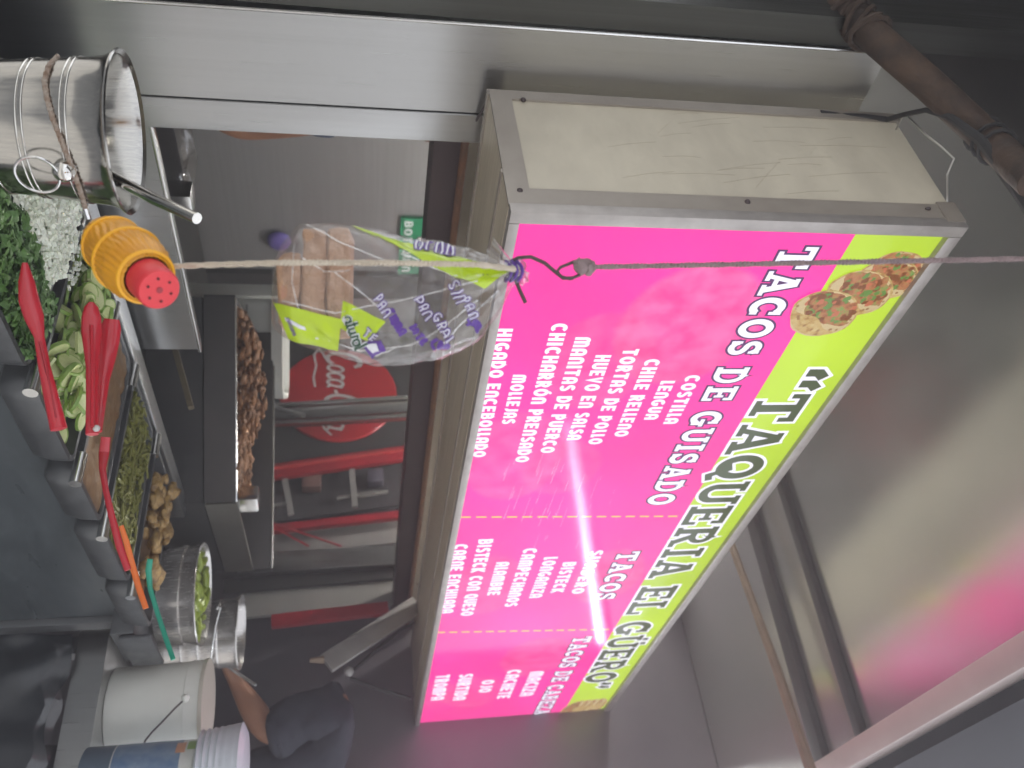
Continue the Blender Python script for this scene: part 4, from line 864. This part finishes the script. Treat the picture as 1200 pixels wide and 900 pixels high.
for i in range(620):
    u, v = random.random(), random.random()**1.4
    p_ = gA.lerp(gB, .03+.94*u)+(gD-gA).xy.to_3d()*(.04+.55*v)
    hgt = .002+.05*math.exp(-((u-.42)/.24)**2)*random.random()+.03*math.exp(-((u-.16)/.10)**2)*random.random()+.014*random.random()
    s_ = random.uniform(.005, .011)*(1.5 if random.random() < .15 else 1); m.blob((p_.x, p_.y, zt-.012+hgt), (s_*random.uniform(1.2, 2.6), s_, s_*.7), .5, 1)
m.grid(lambda u, v: (lambda p: Vector((p.x, p.y, zt-.010+.036*math.exp(-((u-.42)/.24)**2)*math.sin(3.1*v)+.018*math.exp(-((u-.16)/.1)**2)*math.sin(3.1*v)+.008*noise.noise(p*40))))(gA.lerp(gB, .02+.96*u)+(gD-gA).xy.to_3d()*(.03+.60*v)), 60, 20)
tag(m.build('browned_meat', meat_m, ang=180), 'heap of browned shredded meat on the iron griddle', 'meat', kind='stuff')
tag(MB().bar(at(203, 402, D=1.95), at(224, 478, D=1.9), .02, .012).build('angle_iron', mat('yellowed_angle_iron', (.20, .17, .10), .5, .4, (.12, .09, .06), 20, .8)), 'short yellowed iron strip in the dark gap beside the steel guard', 'iron strip')
# ================================================================== BOWL OF CHILES, SECOND BUCKET
bo = at(213, 697, D=2.0); bz = 1.107
bw_ = thing('steel_bowl', 'polished steel bowl of green chiles at the end of the rack', 'bowl', (bo.x, bo.y, bz))
rz = at(239, 697, D=2.0).z-.005
bR = 118/2/F*2.0
MB().lathe([(.001, bz), (bR*.80, bz), (bR*.88, bz+.004), (bR*.95, bz+.03), (bR*.97, rz-.035), (bR*.93, rz-.033), (bR*.96, rz-.012), (bR*1.0, rz-.002), (bR*1.02, rz+.001), (bR*1.0, rz+.003), (bR*.95, rz-.006), (bR*.9, bz+.02), (.001, bz+.012)], (bo.x, bo.y, 0), seg=56).build('body', satin_b, bw_, ang=40)
for i in range(46):
    a = random.uniform(0, 6.28); r_ = bR*.80*math.sqrt(random.random()); d = Vector((random.uniform(-1, 1), random.uniform(-1, 1), random.uniform(-.3, .3))).normalized()*.022
    c_ = Vector((bo.x+r_*math.cos(a), bo.y+r_*math.sin(a), rz-.016+.022*random.random()*(1-r_/bR)+.004))
    t = MB().tube([c_-d, c_-d*.5, c_+d*.3+Vector((0, 0, .002)), c_+d], [.004, .0085, .0075, .0015], 8).build('green_chile', chile_m)
    tag(t, 'yellow-green chile piled in the polished steel bowl', 'chile', 'chiles in the steel bowl')
b2 = at(255, 742, D=2.3); r2 = 42/F*2.3; z2t = at(281, 742, D=2.3).z; z2b = 1.056
b2t = thing('small_steel_bucket', 'small ringed steel pail with a wire handle behind the chile bowl', 'bucket', (b2.x, b2.y, z2b))
H2 = z2t-z2b
MB().lathe([(.001, 0), (r2*.86, 0), (r2*.87, H2*.10)]+[q_ for f in (.28, .5, .74) for q_ in ((r2*(.86+.1*f), H2*f-.004), (r2*(.88+.1*f), H2*f), (r2*(.86+.1*f), H2*f+.004))]+[(r2*.97, H2*.95), (r2*1.03, H2), (r2*1.02, H2+.003), (r2*.95, H2*.96), (r2*.85, .02), (.001, .015)], (b2.x, b2.y, z2b), seg=48).build('body', satin_b, b2t, ang=30)
vd = Vector((-fw.x, -fw.y, 0)).normalized()
MB().tube([at(262, 706, D=2.26), at(258, 712, D=2.2), at(252, 735, D=2.19), at(247, 770, D=2.2), at(252, 782, D=2.26)], .0025, 8).build('wire_handle', chrome_w, b2t)
MB().blob(at(255, 712, D=2.21), (.007, .007, .007), 0, 2).build('handle_ear', chrome_w, b2t)
tag(MB().tube([at(268, 782, D=2.3), at(300, 803, D=2.26)], .004, 8).build('thin_rod', chrome_w), 'thin steel rod held in the cook\'s hand at the small pail', 'rod')
# ================================================================== BENCH, PAIL, JAR, LIDS, BLACK PLASTIC
bn = thing('side_bench', 'gray steel bench at the right end of the counter', 'bench', (2.12, .5, 0))
MB().bx(1.955, 2.31, .18, .82, .985, 1.016, .003).build('bench_top', steel, bn)
MB().bx(1.944, 1.953, .18, .82, .955, 1.018).build('front_edge', steel, bn)
for y in (.22, .79): MB().bx(1.962, 2.0, y-.02, y+.02, 0, .985).build('leg', pan_m, bn)
bp_ = thing('black_plastic_sheet', 'crumpled black plastic sheet hanging below the gray bench', 'plastic sheet', (1.93, .5, .3))
MB().grid(lambda u, v: Vector((1.925-.015*math.sin(v*6+u*3)-.05*v*v+.018*noise.noise(Vector((u*4, v*5, 2)))+.02*noise.noise(Vector((u*12, v*9, 4))), .80-.75*u, .945-.9*v+.012*math.sin(u*19))), 60, 50).build('sheet', bag_black, bp_, ang=180)
MB().grid(lambda u, v: Vector((1.915+.012*math.sin(u*23)-.018*v, .77-.5*u,   .952-.03*v+.008*math.sin(u*31))), 60, 6).build('clear_edge', film_m, bp_, ang=180)
pp = at(130, 833, D=1.93); pz = 1.017; pR = 50/F*1.93; pH = at(241, 833, D=1.93).z-pz
pl_ = thing('white_pail', 'grimy white plastic pail with a hanging wire handle on the bench', 'pail', (pp.x, pp.y, pz))
MB().lathe([(.001, 0), (pR*.93, 0), (pR*.96, .004), (pR*1.0, pH*.80), (pR*1.015, pH*.805), (pR*1.02, pH*.97)], (pp.x, pp.y, pz), seg=56).build('body', dirty_white, pl_, ang=40)
MB().lathe([(pR*1.02, pH*.955), (pR*1.05, pH*.96), (pR*1.05, pH), (pR*1.0, pH*1.005), (.001, pH*1.004)], (pp.x, pp.y, pz), seg=56).build('lid', mat('beige_lid', (.56, .52, .44), .45), pl_)
MB().tube([at(217, 819, D=1.83), at(205, 830, D=1.815), at(190, 846, D=1.805), at(178, 858, D=1.805), at(170, 868, D=1.805), at(168, 880, D=1.82)], .0021, 8).build('wire_handle', wire_m, pl_)
MB().blob(at(217, 818, D=1.832), (.009, .009, .009), .2, 2).build('handle_ear', dirty_white, pl_)
jp = at(118, 922, D=1.72); jz = 1.017; jR = 44/F*1.72; jH = at(230, 922, D=1.72).z-jz
jr = thing('labelled_tub', 'plastic tub with a blue printed label in front of the white pail', 'tub', (jp.x, jp.y, jz))
MB().lathe([(.001, 0), (jR*.94, 0), (jR, .006), (jR, jH*.97), (jR*.93, jH), (.001, jH)], (jp.x, jp.y, jz), seg=48).build('body', white_pl, jr)
MB().lathe([(jR*1.006, jH*.28), (jR*1.006, jH*.86)], (jp.x, jp.y, jz), seg=48).build('label', blue_lab, jr)
def jarpatch(name, m, px0, px1, py0, py1):
    z0, z1 = at(px0, 890, D=1.70).z, at(px1, 890, D=1.70).z
    dirc = (Vector((0, 0, 0))-Vector((jp.x, jp.y, 0))).normalized(); base = math.atan2(dirc.y, dirc.x)
    f = lambda py: base-math.asin(max(-.99, min(.99, (py-922)/44.)))*-1
    MB().grid(lambda u, v: Vector((jp.x+jR*1.012*math.cos(f(py0+(py1-py0)*u)), jp.y+jR*1.012*math.sin(f(py0+(py1-py0)*u)), z0+(z1-z0)*v)), 8, 3).build(name, m, jr)
jarpatch('peach_patch', orange_lab, 203, 214, 882, 893); jarpatch('green_patch', green_lab, 216, 229, 881, 890)
MB().lathe([(jR*1.004, 0), (jR*1.004, jH*.26)], (jp.x, jp.y, jz+.002), seg=48).build('dark_base', mat('slate_base', (.10, .14, .18), .4), jr)
lz = jz+jH+.002; lp = at(232, 905, D=1.74); lR = 47/F*1.74
sk = thing('stack_of_lids', 'stack of ribbed translucent white lids on the labelled tub', 'lids', (lp.x, lp.y, lz))
pr = [(.001, 0)]
for i in range(7): pr += [(lR*.93+.002*i, .0125*i), (lR*1.0+.001*i, .0125*i+.004), (lR*.95+.002*i, .0125*i+.009)]
pr += [(lR*.9, .092), (.001, .088)]
MB().lathe(pr, (lp.x, lp.y, lz), seg=48).build('lids', mat('milky_plastic', (.60, .64, .68), .35, 0, (.52, .56, .6), 20, .8), sk, ang=30)
# ================================================================== THINGS IN THE STALL
# white tub behind the griddle
tA, tB, tC, tD = at(240, 336, D=2.55), at(326, 330, D=2.55), at(324, 464, D=2.55), at(240, 464, D=2.55)
tb = thing('white_crate', 'white plastic tub with a rounded rim behind the griddle', 'tub', (tA+tD)/2)
ex = Vector((rt.x, rt.y, 0)).normalized(); ey = Vector((fw.x, fw.y, 0)).normalized(); Wt = (tD-tA).dot(ex); Ht = tB.z-tA.z
def tp(a, b, z): return tA.xy.to_3d()+ex*a+ey*b+Vector((0, 0, z))
def rimloop(ins, z, r_=.05): 
    pts = []
    for (cx, cy, a0) in ((Wt-r_, .26-r_, 0), (r_, .26-r_, 90), (r_, r_, 180), (Wt-r_, r_, 270)):
        for i in range(7):
            a = R(a0+90*i/6); pts.append(tp(cx+(r_-ins)*math.cos(a), cy+(r_-ins)*math.sin(a), z))
    return pts
lo = [rimloop(.022, tA.z-.09), rimloop(.014, tA.z+Ht*.88), rimloop(-.010, tA.z+Ht*.89), rimloop(-.012, tA.z+Ht*1.04), rimloop(.006, tA.z+Ht*1.05), rimloop(.03, tA.z+Ht*.9), rimloop(.04, tA.z-.06)]
n = 28; vs_ = [p for l in lo for p in l]; MB().add(vs_, [(i*n+k, i*n+(k+1) % n, (i+1)*n+(k+1) % n, (i+1)*n+k) for i in range(6) for k in range(n)]+[list(range(n))]).build('body', white_pl, tb, ang=40)
MB().bar(tp(.012, -.004, tA.z-.09), tp(.012, -.004, tA.z+Ht), .05, .014, bev=.005).build('corner_post', white_pl, tb)
rr_ = MB()
for f in (.25, .55): rr_.bar(tp(.05, .016, tA.z+Ht*f), tp(Wt-.05, .016, tA.z+Ht*f), .006, .006)
rr_.build('side_ribs', gray_wall, tb)
# first-aid board
fa = thing('first_aid_sign', 'green first aid board with white writing on the back wall', 'sign', at(487, 272, N=2.59))
p00, p11 = at(470, 255.5, N=2.585), at(505, 330, N=2.585)
MB().bx(p00.x, p11.x, 2.585, 2.597, p00.z, p11.z).build('board', green_s, fa)
ps, pe = at(474, 259, N=2.585), at(474, 318, N=2.585)
text_mesh(MB(), 'BOTIQUIN', FUN, lambda x, y, l: Vector((x, 2.5835-l, y)), ps.x, pe.x, ps.z, at(484.5, 259, N=2.585).z-ps.z, 0, .18).build('lettering', white_f, fa, smooth=False)
c0 = at(500, 280, N=2.585); m = MB(); m.bx(c0.x-.012, c0.x+.012, 2.580, 2.584, c0.z-.035, c0.z+.035); m.bx(c0.x-.035, c0.x+.035, 2.5805, 2.5845, c0.z-.012, c0.z+.012); m.build('white_cross', white_f, fa)
# round soft-drink sign on the end wall
SX = 2.955
dc = at(397, 461, S=SX); dr = .245
ds = thing('drink_sign', 'round red soft drink sign with white script on the dark end wall', 'sign', dc)
bp0, bp1 = at(300, 346, S=SX), at(492, 548, S=SX)
MB().bx(SX+.012, SX+.03, bp1.y-.02, bp0.y, bp0.z-.2, bp1.z+.1).build('dark_backing', board_d, ds)
MB().lathe([(.001, .012), (dr*.985, .012), (dr, .008), (dr, 0)], dc+Vector((.010, 0, 0)), (-1, 0, 0), 72).build('red_disc', logo_red, ds)
def sc_pt(x, y, l=0): return Vector((SX-.0045-l, dc.y-x, dc.z+y))
def slant(pl): return [(x+.28*y, y) for x, y in pl]
script = []   # (poly, width): a flowing script, capital height about 1
def capC(x): return [(arc(x+.36, .48, .36, .50, 40, 320, 20), .15), ([(x+.62, .80), (x+.55, .98), (x+.36, 1.04)], .09)]
def lo_o(x): return [(arc(x+.17, .24, .16, .23, 0, 360, 16), .10)]
def lo_c(x): return [(arc(x+.18, .24, .17, .23, 45, 325, 14), .11)]
def lo_a(x): return lo_o(x)+[([(x+.35, .46), (x+.33, .08), (x+.46, .0)], .10)]
x = 0
script += capC(0); script += lo_o(.70); script += lo_c(1.10); script += lo_a(1.46); script += [([(1.98, .24), (2.18, .28)], .10)]; script += capC(2.22); script += lo_o(2.92); script += [(arc(3.36, .55, .10, .45, -100, 200, 14)[::-1], .08), ([(3.30, .1), (3.44, .0), (3.54, .06)], .09)]; script += lo_a(3.56)
script += [([(.55, .06), (.35, -.10), (.15, -.14), (-.05, -.28), (.3, -.42), (.9, -.34), (1.5, -.42), (2.0, -.36)], .07), ([(2.75, .05), (3.0, -.18), (3.5, -.24), (4.0, -.05), (4.25, .15)], .07)]
lm_ = MB(); kx = .44/4.2
for e, (pl, sw) in enumerate(script):
    cl = len(pl) > 5 and abs(pl[0][0]-pl[-1][0])+abs(pl[0][1]-pl[-1][1]) < 1e-5
    L, Rr = ribbon(slant(pl[:-1] if cl else pl), sw, cl); n = len(L); f = lambda p: sc_pt((p.x-2.2)*kx, (p.y-.34)*kx*1.35, .00008*(e % 6))
    lm_.add([f(p) for p in L]+[f(p) for p in Rr], [(i, (i+1) % n, n+(i+1) % n, n+i) for i in range(n if cl else n-1)])
lm_.build('script_lettering', logo_white, ds, smooth=False)
# posts and boards standing along the end wall (all lean a little)
def slab(name, label, cat, a, b, w_, d_, m, S=2.85, group=None):
    o = MB().bar(at(*a, S=S), at(*b, S=S), w_, d_, ref=(1, 0, 0), bev=.003).build(name, m); return tag(o, label, cat, group) if label else o
cpst = thing('steel_post', 'slim steel channel post standing in front of the round red sign', 'post', at(305, 487, S=2.7))
MB().bar(at(290, 489, S=2.7), at(500, 477, S=2.7), .05, .02, ref=(1, 0, 0), bev=.002).build('web', steel, cpst)
for dpy in (-11, 11): MB().bar(at(290, 489+dpy, S=2.69), at(500, 477+dpy, S=2.69), .012, .03, ref=(1, 0, 0), bev=.002).build('flange', chrome_w, cpst)
slab('flat_steel_tool', 'flat blade-like steel tool leaning across the foot of the channel post', 'tool', (310, 474), (358, 488), .02, .006, chrome_w, 2.62)  # flat blade-like tool of unknown kind
rf = thing('red_rack', 'red framed metal rack with gray shelves beside the round sign', 'rack', at(300, 590, S=2.86))
MB().bar(at(298, 557, S=2.82), at(500, 528, S=2.82), .062, .03, ref=(1, 0, 0), bev=.004).build('red_upright', red_frame, rf)
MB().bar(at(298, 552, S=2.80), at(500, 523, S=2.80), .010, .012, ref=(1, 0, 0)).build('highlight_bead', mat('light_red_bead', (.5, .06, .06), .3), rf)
MB().bar(at(290, 624, S=2.82), at(505, 600, S=2.82), .03, .03, ref=(1, 0, 0), bev=.004).build('red_upright', red_frame, rf)
MB().bar(at(295, 588, S=2.90), at(500, 562, S=2.90), .20, .01, ref=(1, 0, 0)).build('back_panel', glass_d, rf)
for a, b in (((333, 556), (341, 603)), ((412, 546), (416, 594))): MB().bar(at(*a, S=2.83), at(*b, S=2.83), .022, .012, ref=(1, 0, 0)).build('shelf', gray_wall, rf)
for a, b in (((318, 593), (336, 590)), ((395, 584), (440, 577)), ((420, 581), (455, 576))): MB().bar(at(*a, S=2.84), at(*b, S=2.84), .012, .01, ref=(1, 0, 0)).build('shelf_rail', gray_wall, rf)
for px, py, sz, mm in ((365, 566, (.05, .06, .07), mat('brown_packet', (.16, .09, .08), .6)), (440, 560, (.05, .06, .06), mat('slate_packet', (.09, .08, .11), .6))):
    tag(MB().box(at(px, py, S=2.855), sz, None, .006).build('shelf_packet', mm), ('brown' if px < 400 else 'slate gray')+' packet on the '+('lower' if px < 400 else 'upper')+' shelf of the red rack', 'packet')
slab('gray_board', 'pale gray board between the red upright and steel pipe', 'board', (285, 640), (512, 618), .105, .02, gray_wall, 2.9)
tag(MB().tube([at(290, 611, S=2.74), at(330, 623, S=2.76), at(362, 640, S=2.78)], .004, 6).build('red_wire', red_frame), 'shorter of two thin red wires crossing the pale gray board', 'wire')
tag(MB().tube([at(290, 603, S=2.74), at(340, 620, S=2.76), at(400, 640, S=2.78)], .004, 6).build('red_wire', red_frame), 'longer of two thin red wires crossing the pale gray board', 'wire')
slab('steel_pipe', 'dull steel pipe standing right of the pale gray board', 'pipe', (280, 664), (500, 651), .075, .05, steel, 2.84)
slab('black_strip', 'black strip between the steel pipe and light gray panel', 'strip', (262, 688), (500, 668), .05, .02, black, 2.86)
slab('light_panel', 'light gray metal panel above the red bar', 'panel', (280, 709), (505, 690), .10, .02, mat('light_gray_panel', (.36, .35, .32), .5, .2, (.30, .29, .27), 5, .8), 2.88)
slab('red_bar', 'short glossy red bar in front of the light gray panel', 'bar', (318, 729), (455, 713), .042, .03, red_frame, 2.80)
sb = thing('gray_strip', 'slanting gray metal strip with a dangling plug', 'metal strip', at(430, 750, S=2.6))
MB().bar(at(382, 778, S=2.55), at(490, 708, S=2.65), .062, .014, ref=(1, 0, 0), bev=.003).build('strip', gray_bar, sb)
MB().tube([at(380, 773, S=2.55), at(363, 774, S=2.55)], [.012, .006], 10).build('plug', mat('brown_plug', (.30, .22, .16), .5), sb)
tag(MB().tube([at(410, 795, S=2.6), at(440, 806, S=2.62), at(478, 818, S=2.62), at(481, 819, S=2.62)], .006, 8).build('black_cable', wire_b), 'thin black cable running up beside the slanting gray strip', 'cable')
tag(MB().tube([at(500, 722, S=2.8), at(470, 738, S=2.75), at(440, 762, S=2.7), at(415, 785, S=2.68)], .005, 8).build('power_lead', wire_b), 'thin black power lead hanging along the gray metal strip', 'power lead')
tag(MB().blob(at(409, 787, S=2.5), (.014, .014, .014), .1, 2).build('pale_knob', gray_wall), 'small pale round knob above the cook\'s dark shoulder', 'knob')
# purple wall reflection made as a disc and clear bag and blue cloth
tag(MB().lathe([(.001, .022), (.03, .02), (.042, .012), (.046, 0)], at(327, 282, N=2.585), (0, -1, 0), 32).build('purple_reflection', purple_refl, ang=180), 'small purple disc painted as a reflection on the steel back wall', 'lid')
tag(MB().grid(lambda u, v: at(190+34*v+2*math.sin(u*6), 148+66*u+3*math.sin(v*5), D=1.72)+Vector((0, 0, 0))+fw*(.012*math.sin(u*9+v*4)+.01*noise.noise(Vector((u*6, v*6, 1)))), 24, 20).build('crumpled_film', film_d), 'crumpled clear plastic behind the lower end of the steel pillar', 'plastic film')
tag(MB().bx(.90, 1.28, 1.46, 1.62, 1.056, 1.215, .006).build('dark_box', mat('brown_black_box', (.04, .033, .03), .5)), 'dark box on the counter behind the ringed steel bucket', 'box')
tag(MB().box(at(208, 232, D=1.66), (.05, .05, .06), None, .006).build('steel_corner', chrome_w), 'small steel corner piece beside the ladle handle', 'fitting')
# ================================================================== PEOPLE
def skin_body(name, joints, edges, m, parent, root=0, sub_=2, folds=0.):
    me = bpy.data.meshes.new(name); ofs = ROOT[parent.name]
    me.from_pydata([Vector(j[0])-ofs for j in joints], edges, []); o = bpy.data.objects.new(name, me); link(o)
    sm = o.modifiers.new('skin', 'SKIN'); sm.use_smooth_shade = True; sm.branch_smoothing = .6
    for i, j in enumerate(joints):
        sv = me.skin_vertices[0].data[i]; r_ = j[1]; sv.radius = r_ if isinstance(r_, tuple) else (r_, r_); sv.use_root = (i == root)
    s2 = o.modifiers.new('sub', 'SUBSURF'); s2.levels = sub_; s2.render_levels = sub_
    dg = bpy.context.evaluated_depsgraph_get(); me2 = bpy.data.meshes.new_from_object(o.evaluated_get(dg))
    bpy.data.objects.remove(o); me2.materials.clear(); me2.materials.append(m)
    if folds:
        for v in me2.vertices:
            c_ = v.co+ofs; v.co = v.co+v.normal*(folds*(noise.noise(Vector((c_.x*9, c_.y*9, c_.z*16)))+.5*noise.noise(Vector((c_.x*26, c_.y*26, c_.z*30)))))
    for p in me2.polygons: p.use_smooth = True
    o = link(bpy.data.objects.new(name, me2)); o.parent = parent; ROOT[o.name] = ofs; return o
def person(label, base, face_dir, neck, sh_l, el_l, ha_l, sh_r, el_r, ha_r, sleeve, cloth, hold=False):
    base = Vector(base); fd = Vector(face_dir).normalized(); sd_ = fd.cross(Vector((0, 0, 1)))      # right-hand side
    t = thing('person', label, 'person', base)
    zs = neck.z; pel = base.lerp(Vector((neck.x, neck.y, base.z)), .25)+Vector((0, 0, (zs-base.z)*.60)); chest = pel.lerp(neck, .68); wa = pel.lerp(neck, .28)
    head = neck+Vector((0, 0, .12))+fd*.02; top_ = head+Vector((0, 0, .10))
    J = [(pel, (.13, .10)), (wa, (.125, .095)), (chest, (.10, .07)), (neck, .050), (head, (.075, .09)), (top_, (.062, .075))]
    E_ = [(0, 1), (1, 2), (2, 3), (3, 4), (4, 5)]
    for sh_, el, ha, s_ in ((sh_l, el_l, ha_l, -1), (sh_r, el_r, ha_r, 1)):
        i = len(J); fo = (ha-el).normalized()
        J += [(sh_, .036), (sh_.lerp(el, .5), .042), (el, .042), (el.lerp(ha, .35), .043), (ha, .027), (ha+fo*.05, (.036, .020)), (ha+fo*.085, (.036, .014))]
        E_ += [(2, i)]+[(i+k, i+k+1) for k in range(6)]
        cr_ = fo.cross(Vector((0, 0, 1))).normalized()
        for f in range(4):
            k = len(J); o_ = (f-1.5)*.019; ln = (.07, .08, .076, .06)[f]; dn = fo.cross(cr_)*(1 if fo.cross(cr_).z < 0 else -1)
            J += [(ha+fo*.085+cr_*o_, .0095), (ha+fo*(.085+ln*.55)+cr_*o_*1.15+dn*.012, .0088), (ha+fo*(.085+ln*.85)+cr_*o_*1.15+dn*.035, .0078)]
            E_ += [(i+6, k), (k, k+1), (k+1, k+2)]
        k = len(J); J += [(ha+fo*.045+cr_*.038*s_, .0115), (ha+fo*.085+cr_*.058*s_+Vector((0, 0, -.01)), .010)]; E_ += [(i+5, k), (k, k+1)]
    for s_ in (-1, 1):
        i = len(J); hip = pel+sd_*.09*s_-Vector((0, 0, .06)); kne = base+sd_*.10*s_+Vector((0, 0, (pel.z-base.z)*.5))+fd*.02; ank = base+sd_*.11*s_+Vector((0, 0, .08))
        J += [(hip, .088), (kne, .058), (ank, .04), (ank+Vector((0, 0, -.045))+fd*.10, (.04, .03)), (ank+Vector((0, 0, -.05))+fd*.17, (.035, .022))]; E_ += [(0, i)]+[(i+k, i+k+1) for k in range(4)]
    body = skin_body('body', J, E_, skin, t)
    # clothes: same skeleton, slightly fuller, ending at neck and sleeves
    Js = [(pel+Vector((0, 0, -.10)), (.145, .115)), (pel, (.142, .112)), (wa, (.14, .11)), (chest, (.178, .128)), (chest.lerp(neck, .62), (.11, .085)), (chest.lerp(neck, .8), (.072, .066))]
    Es = [(0, 1), (1, 2), (2, 3), (3, 4), (4, 5)]
    for sh_, el in ((sh_l, el_l), (sh_r, el_r)):
        i = len(Js)
        if sleeve > .5: Js += [(sh_, .088), (sh_.lerp(el, sleeve*.5), .078), (sh_.lerp(el, sleeve*.95), .066), (sh_.lerp(el, sleeve), .067)]; Es += [(3, i), (i, i+1), (i+1, i+2), (i+2, i+3)]
        else: Js += [(sh_, .075), (sh_.lerp(el, sleeve), .066)]; Es += [(3, i), (i, i+1)]
    skin_body('shirt', Js, Es, cloth, t, sub_=3, folds=.02 if sleeve > .5 else .006)
    Jt = [(pel+Vector((0, 0, .02)), (.137, .107))]; Et = []
    for s_ in (-1, 1):
        i = len(Jt); hip = pel+sd_*.09*s_-Vector((0, 0, .06)); kne = base+sd_*.10*s_+Vector((0, 0, (pel.z-base.z)*.5))+fd*.02; ank = base+sd_*.11*s_+Vector((0, 0, .10))
        Jt += [(hip, .100), (kne, .072), (ank, .062)]; Et += [(0, i), (i, i+1), (i+1, i+2)]
    skin_body('trousers', Jt, Et, navy, t)
    hm = MB(); hm.blob(head+Vector((0, 0, .05))-fd*.025, (.092, .092, .10), .08, 3, Matrix.Identity(3)); hm.build('hair', hair, t)
    for s_ in (-1, 1):
        e = MB().blob(head+fd*.088+sd_*.032*s_+Vector((0, 0, .012)), (.011, .011, .008), 0, 2, Matrix.Identity(3)).build('eye', eye_w, t)
        MB().blob(head+sd_*.085*s_, (.012, .02, .03), .1, 2, Matrix.Identity(3)).build('ear', skin, t)
    MB().blob(head+fd*.098+Vector((0, 0, -.018)), (.014, .014, .024), .05, 2, Matrix.Identity(3)).build('nose', skin, t)
    MB().blob(head+fd*.086+Vector((0, 0, -.058)), (.022, .022, .008), .05, 2, Matrix.Identity(3)).build('mouth', lip, t)
    return t
ha = at(278, 802, D=2.48); el = at(316, 862, D=2.42); shl = at(404, 818, D=2.50)
person('cook in a dark navy T-shirt reaching a bare forearm behind the small pail', (2.66, .66, 0), (-.75, .65, 0), at(418, 958, D=2.58),
       shl, el, ha, at(385, 1030, D=2.68), at(290, 1040, D=2.64), at(262, 970, D=2.5), 1.0, navy)
b_ = at(300, 104, D=1.93)
person('worker behind the steel pillar, only a bare upper arm showing past its edge', (b_.x, b_.y+.03, 0), (.75, -.66, 0), at(455, 96, D=1.98),
       at(392, 60, D=2.1), at(290, 40, D=2.1), at(250, 70, D=2.0), at(398, 136, D=1.9), at(285, 144, D=1.9), at(240, 124, D=1.8), .42, blue_cloth)
# ================================================================== ACROSS THE STREET (seen only in the metal)
bd = thing('street_building', 'plain gray building across the street behind the viewer', 'building', (0, -9, 0))
MB().bx(-14, 12, -15, -12, 0, 4.2).build('wall', brick, bd)
for x in (-10, -6, -2, 2, 6): MB().bx(x, x+1.5, -11.99, -11.96, 1.2, 2.8).build('window', window_m, bd)
